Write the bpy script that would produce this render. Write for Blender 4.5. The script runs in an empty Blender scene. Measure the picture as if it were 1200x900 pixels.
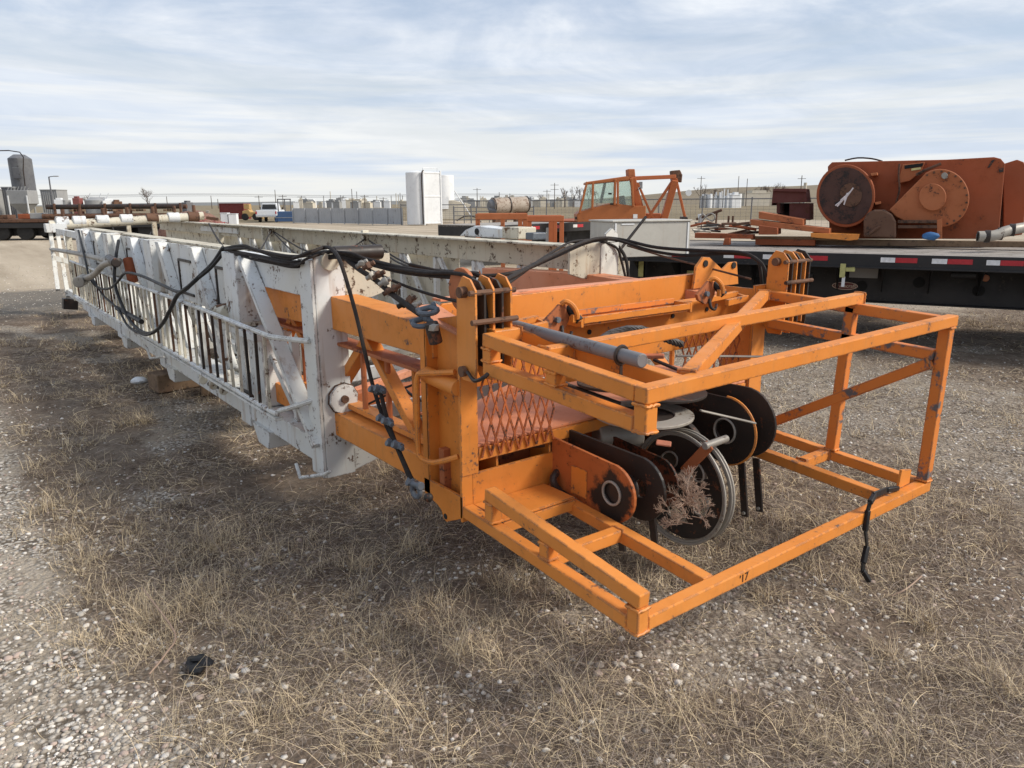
import bpy, math, random
import numpy as np
from mathutils import Vector, Matrix
random.seed(7); rng=np.random.default_rng(11)
R=math.radians
scene=bpy.context.scene; COL=scene.collection
# ------------------------------------------------------------------ camera (solved from the photograph)
FP,PIT,ROLL,YAW,CH=866.0,.2400,-.0054,.655,1.7
_F=Vector((-math.cos(YAW)*math.cos(PIT),math.sin(YAW)*math.cos(PIT),-math.sin(PIT)))
_R=Vector((math.sin(YAW),math.cos(YAW),0)); _U=_R.cross(_F)
RV=_R*math.cos(ROLL)+_U*math.sin(ROLL); UV=_U*math.cos(ROLL)-_R*math.sin(ROLL)
CAM=Vector((0,0,CH)); FH=Vector((-math.cos(YAW),math.sin(YAW),0)); RH=Vector((math.sin(YAW),math.cos(YAW),0))
def ray(px,py): return _F*FP+RV*(px-600)-UV*(py-450)
def at(px,py,X=None,Y=None,Z=None,D=None):
    """measured photo point -> world point on a known plane"""
    d=ray(px,py)
    if X is not None: t=X/d.x
    elif Y is not None: t=Y/d.y
    elif Z is not None: t=(Z-CH)/d.z
    else: t=D/d.dot(FH)
    return CAM+d*t
def cf(lat,dep,z=0): return Vector(RH*lat+FH*dep)+Vector((0,0,z))
def lz(px,py,D):
    p=at(px,py,D=D); return p.dot(RH),p.z
VIEWROT=math.pi/2-YAW   # rotation of the frame whose x runs along RH
def frame(loc,rz): return Matrix.Translation(Vector(loc))@Matrix.Rotation(rz,4,'Z')
# ------------------------------------------------------------------ object helpers
RM={}
def rootmat(o):
    while o.parent: o=o.parent
    return RM.get(o.name,Matrix())
def thing(name,label,cat,loc=(0,0,0),rz=0,group=None,kind=None):
    o=bpy.data.objects.new(name,None); COL.objects.link(o); o.empty_display_size=.2
    o.location=loc; o.rotation_euler=(0,0,rz); RM[o.name]=frame(loc,rz)
    tag(o,label,cat,group,kind); return o
def tag(o,label=None,cat=None,group=None,kind=None):
    if label:o['label']=label
    if cat:o['category']=cat
    if group:o['group']=group
    if kind:o['kind']=kind
    return o
class MB:
    def __init__(s,M=None): s.v=[];s.f=[];s.M=M or Matrix()
    def add(s,vs,fs):
        n=len(s.v); s.v+=[s.M@Vector(v) for v in vs]; s.f+=[tuple(n+i for i in f) for f in fs]; return s
    def box(s,x0,x1,y0,y1,z0,z1):
        x0,x1=sorted((x0,x1));y0,y1=sorted((y0,y1));z0,z1=sorted((z0,z1))
        return s.add([(x0,y0,z0),(x1,y0,z0),(x1,y1,z0),(x0,y1,z0),(x0,y0,z1),(x1,y0,z1),(x1,y1,z1),(x0,y1,z1)],
          [(0,3,2,1),(4,5,6,7),(0,1,5,4),(1,2,6,5),(2,3,7,6),(3,0,4,7)])
    def bar(s,p,q,w,h=None,ref=(0,0,1)):
        h=h or w; p=Vector(p);q=Vector(q);d=(q-p).normalized();ref=Vector(ref)
        if abs(d.dot(ref))>.95: ref=Vector((1,0,0)) if abs(d.x)<.9 else Vector((0,1,0))
        a=d.cross(ref).normalized();b=a.cross(d).normalized()
        a*=w/2;b*=h/2
        return s.add([p-a-b,p+a-b,p+a+b,p-a+b,q-a-b,q+a-b,q+a+b,q-a+b],
          [(0,1,2,3),(7,6,5,4),(0,4,5,1),(1,5,6,2),(2,6,7,3),(3,7,4,0)])
    def cyl(s,p,q,r,r2=None,seg=16,cap=True):
        r2=r if r2 is None else r2
        p=Vector(p);q=Vector(q);d=(q-p).normalized();ref=Vector((0,0,1)) if abs(d.z)<.9 else Vector((1,0,0))
        a=d.cross(ref).normalized();b=d.cross(a)
        vs=[];
        for c,rr in((p,r),(q,r2)):
            for i in range(seg):
                t=2*math.pi*i/seg; vs.append(c+a*math.cos(t)*rr+b*math.sin(t)*rr)
        fs=[(i,seg+i,seg+(i+1)%seg,(i+1)%seg) for i in range(seg)]
        if cap: fs+=[tuple(range(seg)),tuple(reversed(range(seg,2*seg)))]
        return s.add(vs,fs)
    def tube(s,pts,r,seg=8,smooth=6,wob=0):
        P=[Vector(p) for p in pts]
        if smooth>1 and len(P)>2:
            Q=[]
            for i in range(len(P)-1):
                p0=P[max(i-1,0)];p1=P[i];p2=P[i+1];p3=P[min(i+2,len(P)-1)]
                for k in range(smooth):
                    t=k/smooth
                    Q.append(.5*((2*p1)+(p2-p0)*t+(2*p0-5*p1+4*p2-p3)*t*t+(3*p1-p0-3*p2+p3)*t**3))
            Q.append(P[-1]);P=Q
        if wob: P=[P[0]]+[p+Vector([random.uniform(-wob,wob) for _ in range(3)]) for p in P[1:-1]]+[P[-1]]
        vs=[];n=len(P);a=None
        for i,p in enumerate(P):
            d=(P[min(i+1,n-1)]-P[max(i-1,0)]).normalized()
            if a is None:
                ref=Vector((0,0,1)) if abs(d.z)<.9 else Vector((1,0,0)); a=d.cross(ref).normalized()
            else:
                a=(a-d*a.dot(d)); a=a.normalized() if a.length>1e-6 else d.orthogonal().normalized()
            b=d.cross(a)
            rr=r[min(i,len(r)-1)] if isinstance(r,(list,tuple)) else r
            for k in range(seg):
                t=2*math.pi*k/seg; vs.append(p+a*math.cos(t)*rr+b*math.sin(t)*rr)
        fs=[(i*seg+k,i*seg+(k+1)%seg,(i+1)*seg+(k+1)%seg,(i+1)*seg+k) for i in range(n-1) for k in range(seg)]
        fs+=[tuple(reversed(range(seg))),tuple(range((n-1)*seg,n*seg))]
        return s.add(vs,fs)
    def prism(s,poly,o,ax,ay,th):
        """extrude 2-D poly laid in plane (o,ax,ay) by vector th"""
        o=Vector(o);ax=Vector(ax);ay=Vector(ay);th=Vector(th);n=len(poly)
        vs=[o+ax*x+ay*y for x,y in poly];vs+=[v+th for v in vs]
        fs=[tuple(reversed(range(n))),tuple(range(n,2*n))]+[(i,(i+1)%n,n+(i+1)%n,n+i) for i in range(n)]
        if ax.cross(ay).dot(th)<0: fs=[tuple(reversed(f)) for f in fs]
        return s.add(vs,fs)
    def ring(s,outer,inner,o,ax,ay,th):
        """plate with a hole: outer/inner loops with equal counts"""
        o=Vector(o);ax=Vector(ax);ay=Vector(ay);th=Vector(th);n=len(outer)
        vs=[o+ax*x+ay*y for x,y in outer]+[o+ax*x+ay*y for x,y in inner];vs+=[v+th for v in vs]
        fs=[]
        for i in range(n):
            j=(i+1)%n
            fs+=[(i,n+i,n+j,j),(2*n+i,2*n+j,3*n+j,3*n+i),(i,j,2*n+j,2*n+i),(n+i,3*n+i,3*n+j,n+j)]
        if ax.cross(ay).dot(th)<0: fs=[tuple(reversed(f)) for f in fs]
        return s.add(vs,fs)
    def blob(s,c,r,seed=0,n=2,flat=1,rough=.25):
        import bmesh
        bm=bmesh.new();bmesh.ops.create_icosphere(bm,subdivisions=n,radius=1)
        rr=random.Random(seed);ph=[(rr.uniform(1.5,3.5),rr.uniform(0,6)) for _ in range(6)]
        vs=[]
        for v in bm.verts:
            k=1+rough*(math.sin(v.co.x*ph[0][0]+ph[0][1])*math.sin(v.co.y*ph[1][0]+ph[1][1])+.6*math.sin(v.co.z*ph[2][0]*1.6+ph[2][1])*math.sin(v.co.x*ph[3][0]*1.7+ph[3][1]))
            q=v.co*k;rx=r if not isinstance(r,(tuple,list)) else None
            vs.append(Vector(c)+(Vector((q.x*r,q.y*r,q.z*r*flat)) if rx is not None else Vector((q.x*r[0],q.y*r[1],q.z*r[2]))))
        fs=[tuple(v.index for v in f.verts) for f in bm.faces]; bm.free()
        return s.add(vs,fs)
    def build(s,name,mat,parent=None,bevel=.003,smooth=False,label=None):
        me=bpy.data.meshes.new(name)
        if parent is not None: inv=rootmat(parent).inverted(); vs=[inv@v for v in s.v]; loc=None
        else:
            A=np.array([tuple(v) for v in s.v]);lo=A.min(0);hi=A.max(0);loc=Vector(((lo[0]+hi[0])/2,(lo[1]+hi[1])/2,lo[2]))
            vs=[v-loc for v in s.v]
        me.from_pydata([tuple(v) for v in vs],[],s.f);me.materials.append(mat)
        o=bpy.data.objects.new(name,me);COL.objects.link(o)
        if loc is not None:o.location=loc;RM[o.name]=Matrix.Translation(loc)
        if parent is not None:o.parent=parent
        if smooth:
            me.polygons.foreach_set('use_smooth',[True]*len(me.polygons))
            try: me.set_sharp_from_angle(angle=R(40))
            except Exception: pass
        if bevel:
            m=o.modifiers.new('bevel','BEVEL');m.width=bevel;m.segments=2;m.limit_method='ANGLE';m.angle_limit=R(40)
        if label:o['label']=label
        return o
def circ(r,n=28,c=(0,0),a0=0): return [(c[0]+r*math.cos(a0+2*math.pi*i/n),c[1]+r*math.sin(a0+2*math.pi*i/n)) for i in range(n)]
def text(s,size,name,mat,parent,M,ext=.002,align='CENTER'):
    cu=bpy.data.curves.new(name,'FONT');cu.body=s;cu.size=size;cu.extrude=ext;cu.align_x=align;cu.align_y='CENTER'
    t=bpy.data.objects.new('tmp',cu);COL.objects.link(t)
    me=bpy.data.meshes.new_from_object(t.evaluated_get(bpy.context.evaluated_depsgraph_get()))
    bpy.data.objects.remove(t);me.transform(rootmat(parent).inverted()@M)
    me.materials.clear();me.materials.append(mat)
    o=bpy.data.objects.new(name,me);COL.objects.link(o);o.parent=parent;return o
# ------------------------------------------------------------------ materials
def newmat(n):
    m=bpy.data.materials.new(n);m.use_nodes=True;nt=m.node_tree;return m,nt,nt.nodes['Principled BSDF']
class N:
    def __init__(s,nt): s.nt=nt
    def __call__(s,t,**k):
        n=s.nt.nodes.new(t)
        for a,b in k.items(): setattr(n,a,b)
        return n
    def l(s,a,b): s.nt.links.new(a,b)
    def noise(s,vec,sc,det=4,ro=.55,dist=0):
        n=s('ShaderNodeTexNoise');n.inputs['Scale'].default_value=sc;n.inputs['Detail'].default_value=det
        n.inputs['Roughness'].default_value=ro;n.inputs['Distortion'].default_value=dist
        if vec is not None:s.l(vec,n.inputs['Vector'])
        return n.outputs['Fac']
    def ramp(s,fac,a,b,lo=0,hi=1):
        n=s('ShaderNodeMapRange');n.inputs['From Min'].default_value=a;n.inputs['From Max'].default_value=b
        n.inputs['To Min'].default_value=lo;n.inputs['To Max'].default_value=hi;s.l(fac,n.inputs['Value']);return n.outputs['Result']
    def mix(s,fac,a,b):
        n=s('ShaderNodeMix',data_type='RGBA')
        for i,x in ((0,fac),(6,a),(7,b)):
            if isinstance(x,(int,float)): n.inputs[i].default_value=x
            elif isinstance(x,tuple): n.inputs[i].default_value=(*x,1)
            else: s.l(x,n.inputs[i])
        return n.outputs[2]
    def math(s,op,a,b=None):
        n=s('ShaderNodeMath',operation=op)
        for i,x in ((0,a),(1,b)):
            if x is None: continue
            if isinstance(x,(int,float)): n.inputs[i].default_value=x
            else: s.l(x,n.inputs[i])
        return n.outputs[0]
    def scale(s,vec,sc):
        n=s('ShaderNodeMapping');n.inputs['Scale'].default_value=sc;s.l(vec,n.inputs['Vector']);return n.outputs[0]
def paint(name,base,fade,rust=(.09,.035,.018),spots=.66,streak=.0,rough=.5,sc=1.0,edge=0,edgecol=(.10,.07,.06),metal=0,dirt=.35,bump=.25):
    m,nt,b=newmat(name);g=N(nt);tc=g('ShaderNodeTexCoord').outputs['Object']
    big=g.noise(tc,1.3*sc,5,.6);mid=g.noise(tc,7*sc,6,.65);fine=g.noise(tc,45*sc,5,.6)
    c=g.mix(g.ramp(big,.35,.7),base,fade)
    dk=tuple(x*.55 for x in base)
    c=g.mix(g.math('MULTIPLY',g.ramp(mid,.5,.75),dirt),c,dk)
    rmask=g.math('ADD',g.math('MULTIPLY',mid,.6),g.math('MULTIPLY',fine,.4))
    rm=g.ramp(rmask,spots-.03,spots+.02)
    c=g.mix(rm,c,rust)
    if streak:
        st=g.noise(g.scale(tc,(9*sc,9*sc,.7*sc)),1.5,5,.7)
        sm=g.math('MULTIPLY',g.ramp(st,.56,.75),streak)
        c=g.mix(sm,c,(.30,.17,.07))
    if edge:
        bv=g('ShaderNodeBevel',samples=2);bv.inputs['Radius'].default_value=.008
        geo=g('ShaderNodeNewGeometry');dp=g('ShaderNodeVectorMath',operation='DOT_PRODUCT')
        g.l(bv.outputs[0],dp.inputs[0]);g.l(geo.outputs['Normal'],dp.inputs[1])
        e=g.ramp(dp.outputs['Value'],.99,.90)
        e=g.math('MULTIPLY',e,g.ramp(g.noise(tc,14*sc,5,.7),.60-edge,.64-edge))
        c=g.mix(e,c,edgecol)
    g.l(c,b.inputs['Base Color'])
    g.l(g.ramp(mid,.3,.8,rough-.1,rough+.2),b.inputs['Roughness']);b.inputs['Metallic'].default_value=metal
    b.inputs['Specular IOR Level'].default_value=.35
    bp=g('ShaderNodeBump');bp.inputs['Strength'].default_value=bump;bp.inputs['Distance'].default_value=.004
    g.l(rmask,bp.inputs['Height']);g.l(bp.outputs[0],b.inputs['Normal'])
    return m
ORANGE=paint('orange_paint',(.64,.205,.026),(.70,.265,.06),rust=(.13,.075,.055),spots=.622,edge=.13,rough=.5,dirt=.38,streak=.28)
ORANGE_SCUFF=paint('orange_scuffed',(.62,.185,.03),(.66,.22,.05),rust=(.12,.115,.12),spots=.572,edge=.14,rough=.5,dirt=.3,sc=.55)
ORANGE_SHELF=paint('orange_faded',(.60,.21,.09),(.66,.30,.18),rust=(.16,.06,.04),spots=.62,edge=.06,rough=.55,dirt=.4)
ORANGE_DARK=paint('orange_old',(.38,.115,.04),(.44,.15,.06),rust=(.10,.04,.025),spots=.60,rough=.65,dirt=.5)
RUSTOR=paint('orange_rusty',(.34,.088,.032),(.27,.08,.034),rust=(.13,.05,.03),spots=.61,rough=.75,dirt=.5,sc=.8)
WHITE=paint('white_paint',(.66,.68,.69),(.62,.60,.53),rust=(.11,.06,.035),spots=.595,streak=.75,edge=.14,edgecol=(.10,.06,.04),rough=.55,dirt=.3)
WHITE_DIRTY=paint('white_dirty',(.60,.56,.46),(.48,.43,.33),rust=(.09,.05,.03),spots=.58,streak=.7,edge=.1,rough=.65,dirt=.5)
RUST=paint('rusty_steel',(.11,.055,.035),(.16,.085,.05),rust=(.05,.03,.022),spots=.55,rough=.8,dirt=.6)
BLACKST=paint('black_steel',(.020,.018,.017),(.055,.038,.030),rust=(.16,.06,.03),spots=.60,rough=.45,dirt=.5,sc=1.5)
WORN=paint('worn_steel',(.30,.275,.24),(.40,.37,.32),rust=(.10,.06,.04),spots=.60,rough=.5,metal=.2,dirt=.5)
GREYPIPE=paint('galvanised_pipe',(.15,.145,.15),(.21,.20,.20),rust=(.10,.055,.04),spots=.60,rough=.6,sc=2,dirt=.5)
BLUEGREY=paint('grease_grey',(.13,.15,.17),(.09,.10,.12),rust=(.05,.04,.04),spots=.6,rough=.45,sc=4)
CABLE=paint('greasy_cable',(.014,.011,.010),(.028,.020,.016),rust=(.04,.022,.016),spots=.6,rough=.75,sc=5)
RUBBER=paint('black_hose',(.009,.009,.010),(.015,.014,.014),rust=(.05,.045,.04),spots=.7,rough=.5,sc=3)
TRBLACK=paint('trailer_black',(.018,.018,.020),(.030,.028,.027),rust=(.06,.05,.045),spots=.62,rough=.55,sc=.8)
TYRE=paint('tyre_rubber',(.016,.016,.016),(.03,.028,.026),spots=.75,rough=.85)
ALU=paint('aluminium_sheet',(.50,.48,.43),(.42,.40,.36),rust=(.2,.16,.12),spots=.66,rough=.5,metal=.2,streak=.2)
WOODDECK=paint('grey_planks',(.36,.33,.30),(.27,.24,.21),rust=(.12,.10,.08),spots=.58,rough=.9,sc=1.5)
TIMBER=paint('old_timber',(.16,.10,.065),(.22,.15,.09),rust=(.07,.05,.035),spots=.58,rough=.95,sc=3)
GREYPAINT=paint('grey_paint',(.28,.28,.28),(.34,.34,.33),rust=(.12,.09,.07),spots=.64,rough=.55,sc=.4)
DARKGREY=paint('dark_grey_paint',(.11,.11,.12),(.17,.17,.17),rust=(.05,.04,.035),spots=.62,rough=.4,sc=.4)
CLEANWHITE=paint('tank_white',(.74,.75,.76),(.66,.67,.67),rust=(.25,.2,.15),spots=.72,streak=.12,rough=.5,sc=.3,bump=.05)
FENCEGREY=paint('corrugated_grey',(.42,.43,.44),(.36,.365,.37),rust=(.13,.09,.07),spots=.64,rough=.6,sc=.15)
CREAM=paint('far_cream',(.55,.50,.40),(.5,.46,.40),spots=.8,rough=.8,sc=.1,bump=0)
REDBOX=paint('red_container',(.20,.035,.03),(.16,.035,.03),spots=.66,rough=.6,sc=.4)
YELLOWM=paint('loader_yellow',(.50,.32,.12),(.40,.27,.12),spots=.6,rough=.6,sc=.5)
BLUEM=paint('blue_machine',(.05,.11,.24),(.06,.10,.18),spots=.62,rough=.5,sc=.5)
def flat(name,col,rough=.5,metal=0,var=.15,sc=20,emit=None):
    m,nt,b=newmat(name);g=N(nt);tc=g('ShaderNodeTexCoord').outputs['Object']
    c=g.mix(g.ramp(g.noise(tc,sc,4),.3,.7),tuple(x*(1-var) for x in col),tuple(min(1,x*(1+var)) for x in col))
    g.l(c,b.inputs['Base Color']);b.inputs['Roughness'].default_value=rough;b.inputs['Metallic'].default_value=metal;return m
REFRED=flat('reflector_red',(.42,.02,.03),.3);REFWH=flat('reflector_white',(.72,.72,.72),.3)
BADGE=flat('badge_maroon',(.14,.03,.025),.45);BADGETX=flat('badge_lettering',(.62,.50,.38),.5)
SIGNY=flat('sign_yellow',(.55,.50,.22),.6);INK=flat('black_ink',(.015,.015,.015),.6);CHALK=flat('chalk_white',(.75,.70,.70),.9)
STRAPY=flat('strap_yellow',(.42,.40,.16),.8);BLUECL=flat('blue_cloth',(.04,.13,.30),.8)
AMBER=flat('amber_lens',(.40,.12,.03),.3);DARKIN=flat('dark_interior',(.012,.012,.012),.9)
TIRERIM=flat('truck_white',(.62,.64,.66),.35,var=.05);CHROME=flat('chrome',(.6,.6,.6),.2,.9);POLEW=flat('pole_wood',(.10,.08,.065),.9)
POLEM=flat('pole_metal',(.12,.12,.13),.6)
m,nt,b=newmat('cab_glass');b.inputs['Base Color'].default_value=(.80,.90,.84,1);b.inputs['Roughness'].default_value=.05
b.inputs['Transmission Weight'].default_value=.85;b.inputs['IOR'].default_value=1.05;b.inputs['Specular IOR Level'].default_value=1;GLASS=m
m,nt,b=newmat('truck_glass');b.inputs['Base Color'].default_value=(.03,.035,.04,1);b.inputs['Roughness'].default_value=.05;TGLASS=m
def attrmat(name,rough=.9,bump=0,trans=0):
    m,nt,b=newmat(name);g=N(nt);a=g('ShaderNodeAttribute');a.attribute_name='tint'
    tc=g('ShaderNodeTexCoord').outputs['Object']
    c=g.mix(g.ramp(g.noise(tc,60,4),.3,.7),a.outputs['Color'],a.outputs['Color'])
    g.l(c,b.inputs['Base Color']);b.inputs['Roughness'].default_value=rough;b.inputs['Specular IOR Level'].default_value=.15
    return m
GRASS=attrmat('dry_grass');PEBBLE=attrmat('pebbles')
m,nt,b=newmat('tumbleweed_twig');b.inputs['Base Color'].default_value=(.33,.23,.17,1);b.inputs['Roughness'].default_value=.9;TWIG=m
m,nt,b=newmat('bare_twig');b.inputs['Base Color'].default_value=(.13,.10,.085,1);b.inputs['Roughness'].default_value=.9;BARK=m
# ------------------------------------------------------------------ world + sun
SUNAZ=Vector((.74,.67,0)).normalized();SUNEL=R(38)
w=bpy.data.worlds.new('World');scene.world=w;w.use_nodes=True;nt=w.node_tree;g=N(nt);bg=nt.nodes['Background']
sky=g('ShaderNodeTexSky',sky_type='NISHITA',sun_disc=False);sky.sun_elevation=SUNEL;sky.sun_rotation=math.atan2(SUNAZ.x,SUNAZ.y);sky.air_density=1.2;sky.dust_density=1.5
tc=g('ShaderNodeTexCoord').outputs['Generated'];sp=g('ShaderNodeSeparateXYZ');g.l(tc,sp.inputs[0])
zz=g.math('ADD',g.math('MAXIMUM',sp.outputs[2],0.0),.10)
cb=g('ShaderNodeCombineXYZ');g.l(g.math('DIVIDE',sp.outputs[0],zz),cb.inputs[0]);g.l(g.math('DIVIDE',sp.outputs[1],zz),cb.inputs[1])
mp=g('ShaderNodeMapping');mp.inputs['Rotation'].default_value=(0,0,YAW-.25);mp.inputs['Scale'].default_value=(1,.75,1);mp.inputs['Location'].default_value=(3.3,1.7,0);g.l(cb.outputs[0],mp.inputs['Vector'])
n1=g.noise(mp.outputs[0],.62,9,.56,.5);n2=g.noise(mp.outputs[0],1.25,9,.58,.8);n3=g.noise(mp.outputs[0],5.5,7,.6,.4)
mask=g.math('ADD',g.math('ADD',g.math('MULTIPLY',n1,.55),g.math('MULTIPLY',n2,.33)),g.math('MULTIPLY',n3,.12))
cov=g.ramp(mask,.36,.56)
shade=g.ramp(g.math('ADD',g.math('MULTIPLY',n2,.6),g.math('MULTIPLY',n1,.4)),.40,.64)
cl=g.mix(shade,(4.6,5.3,6.6),(7.6,7.9,8.25))
gap=g.mix(.45,sky.outputs[0],(4.3,5.2,6.9))
c=g.mix(cov,gap,cl)
hz=g.ramp(sp.outputs[2],.0,.09)
band=g.ramp(g.noise(g.scale(tc,(1.2,1.2,26)),2.2,5,.55),.42,.6)
low=g.mix(band,(5.4,6.1,7.1),(7.3,7.4,7.3))
c=g.mix(g.ramp(sp.outputs[2],.02,.22),low,c)
c=g.mix(g.ramp(sp.outputs[2],.0,.045),(7.2,7.2,6.9),c)
below=g.ramp(sp.outputs[2],-.02,-.001)
c=g.mix(below,(2.0,1.8,1.5),c)
g.l(c,bg.inputs['Color']);bg.inputs['Strength'].default_value=.085
sl=bpy.data.lights.new('sun','SUN');sl.energy=2.8;sl.angle=R(16);sl.color=(1,.93,.82);so=bpy.data.objects.new('sun',sl);COL.objects.link(so)
sd=Vector((SUNAZ.x*math.cos(SUNEL),SUNAZ.y*math.cos(SUNEL),math.sin(SUNEL)));so.rotation_euler=sd.to_track_quat('Z','Y').to_euler();so.location=(0,0,30)
cam=bpy.data.cameras.new('camera');co=bpy.data.objects.new('camera',cam);COL.objects.link(co);scene.camera=co
cam.sensor_width=36;cam.lens=FP/1200*36;cam.clip_end=6000;cam.clip_start=.05
Mx=Matrix((RV,UV,-_F)).transposed().to_4x4();Mx.translation=CAM;co.matrix_world=Mx
scene.view_settings.view_transform='Standard';scene.view_settings.look='None';scene.view_settings.gamma=1;scene.view_settings.exposure=.55;scene.view_settings.use_curve_mapping=False
scene.render.engine='CYCLES'
# ------------------------------------------------------------------ ground
_lat=rng.random((256,256))
def vn(x,y,sc):
    x=x*sc+1000.3;y=y*sc+777.7;xi=np.floor(x).astype(int);yi=np.floor(y).astype(int);fx=x-xi;fy=y-yi
    fx=fx*fx*(3-2*fx);fy=fy*fy*(3-2*fy);L=lambda a,b:_lat[a%256,b%256]
    return (L(xi,yi)*(1-fx)+L(xi+1,yi)*fx)*(1-fy)+(L(xi,yi+1)*(1-fx)+L(xi+1,yi+1)*fx)*fy
def fbm(x,y,sc,o=4):
    s=0;a=1;t=0
    for i in range(o): s=s+a*vn(x+i*17,y-i*9,sc);t+=a;a*=.5;sc*=2.03
    return s/t
def hgt(x,y):
    r=np.hypot(x+3,y-2);fall=np.clip(1-r/60,0,1)
    h=((fbm(x,y,.35,3)-.5)*.10+(fbm(x,y,2.2,4)-.5)*.05)*fall
    return h-.012
def gravelmask(x,y):
    e=(fbm(x,y,.8,4)-.5)*1.5
    edge=.52+np.clip((x+2.6)*.35,-.05,.3)
    strip=np.clip((edge+e*.35-y)/.35,0,1)*np.clip((-x-1.0)/1.0,0,1)
    yard=np.clip((-17+e*2-x)/1.5,0,1)
    dep=-x*math.cos(YAW)+y*math.sin(YAW);lat=x*math.sin(YAW)+y*math.cos(YAW)
    far=np.clip((dep-11.5-e*1.5)/1.5,0,1)*np.clip((14-lat)/2,0,1)
    far2=np.clip((dep-17)/3,0,1)*np.clip((70-dep)/4,0,1)
    patch=np.clip((fbm(x+40,y,.9,4)-.62)/.05,0,1)*.6
    right=np.clip((y-4.0+e)/1.2,0,1)*np.clip((9-y)/1.5,0,1)*.5
    return np.clip(np.maximum.reduce([strip,yard,far,far2,patch,right]),0,1)
def make_ground():
    n=520;k=np.linspace(-1,1,n);s=7.6
    ax=3.0*np.sinh(s*k)/1.0
    ax=ax*(2600/ax.max())
    # linear core
    core=np.sign(k)*np.abs(k)*9
    ax=ax+core*(1-np.abs(k))
    X,Y=np.meshgrid(ax-3.5,ax+3.0,indexing='ij')
    Zh=hgt(X,Y)
    co=np.stack([X,Y,Zh],-1).reshape(-1,3)
    i=np.arange(n-1);I,J=np.meshgrid(i,i,indexing='ij');a=(I*n+J).ravel()
    q=np.stack([a,a+n,a+n+1,a+1],-1)
    me=bpy.data.meshes.new('ground');me.vertices.add(len(co));me.vertices.foreach_set('co',co.ravel().astype(np.float32))
    me.loops.add(q.size);me.loops.foreach_set('vertex_index',q.ravel().astype(np.int32))
    me.polygons.add(len(q));me.polygons.foreach_set('loop_start',np.arange(0,q.size,4,dtype=np.int32));me.polygons.foreach_set('loop_total',np.full(len(q),4,dtype=np.int32))
    me.update();me.polygons.foreach_set('use_smooth',[True]*len(q))
    at_=me.attributes.new('grav','FLOAT','POINT');at_.data.foreach_set('value',gravelmask(co[:,0],co[:,1]).astype(np.float32))
    m,nt,b=newmat('ground_soil');g=N(nt);geo=g('ShaderNodeNewGeometry').outputs['Position']
    A=g('ShaderNodeAttribute');A.attribute_name='grav'
    f1=g.noise(geo,3,6,.65);f2=g.noise(geo,22,6,.7);f3=g.noise(geo,90,4,.7);f0=g.noise(geo,.35,5,.6)
    st=g.noise(g.scale(geo,(60,14,20)),1,5,.7)
    soil=g.mix(g.ramp(f2,.3,.7),(.050,.034,.025),(.23,.168,.12))
    soil=g.mix(g.math('MULTIPLY',g.ramp(f1,.35,.7),.6),soil,(.30,.245,.19))
    v=g('ShaderNodeTexVoronoi');v.inputs['Scale'].default_value=42;v.inputs['Randomness'].default_value=1;g.l(geo,v.inputs['Vector'])
    v2=g('ShaderNodeTexVoronoi');v2.inputs['Scale'].default_value=95;g.l(geo,v2.inputs['Vector'])
    vr=g('ShaderNodeSeparateColor');g.l(v.outputs['Color'],vr.inputs[0])
    peb=g.mix(vr.outputs[0],(.32,.28,.235),(.70,.65,.58))
    peb=g.mix(g.ramp(v.outputs['Distance'],.35,.6),peb,(.13,.105,.08))
    fine=g.mix(g.ramp(f3,.3,.7),(.35,.295,.235),(.58,.51,.42))
    fine=g.mix(g.ramp(f0,.35,.65),fine,(.30,.25,.19))
    grav=g.mix(g.ramp(f1,.42,.58),fine,peb)
    # far yard reads as pale fines
    cd=g('ShaderNodeVectorMath',operation='LENGTH');g.l(geo,cd.inputs[0])
    grav=g.mix(g.ramp(cd.outputs['Value'],9,18),grav,g.mix(g.ramp(g.noise(g.scale(geo,(.10,.9,1)),1,6,.6),.35,.65),(.34,.275,.20),(.50,.42,.32)))
    gm=g.ramp(g.math('ADD',A.outputs['Fac'],g.math('MULTIPLY',g.math('SUBTRACT',f2,.5),.9)),.3,.7)
    c=g.mix(gm,soil,grav)
    field=g.mix(g.ramp(g.noise(geo,.05,6,.65),.35,.65),(.17,.135,.085),(.27,.22,.145))
    c=g.mix(g.ramp(cd.outputs['Value'],74,80),c,field)
    wet=g('ShaderNodeVectorMath',operation='DISTANCE');g.l(geo,wet.inputs[0]);wet.inputs[1].default_value=(-16.3,.9,0)
    wm=g.ramp(g.math('ADD',wet.outputs['Value'],g.math('MULTIPLY',f1,2.2)),3.6,2.9)
    c=g.mix(g.math('MULTIPLY',wm,.75),c,(.10,.095,.088))
    g.l(c,b.inputs['Base Color']);b.inputs['Roughness'].default_value=.95;b.inputs['Specular IOR Level'].default_value=.15
    bp=g('ShaderNodeBump');bp.inputs['Strength'].default_value=.9;bp.inputs['Distance'].default_value=.02
    g.l(g.math('ADD',f2,g.math('MULTIPLY',g.math('SUBTRACT',1.0,v.outputs['Distance']),.6)),bp.inputs['Height']);g.l(bp.outputs[0],b.inputs['Normal'])
    me.materials.append(m);o=bpy.data.objects.new('ground',me);COL.objects.link(o);o['kind']='structure'
make_ground()
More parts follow.
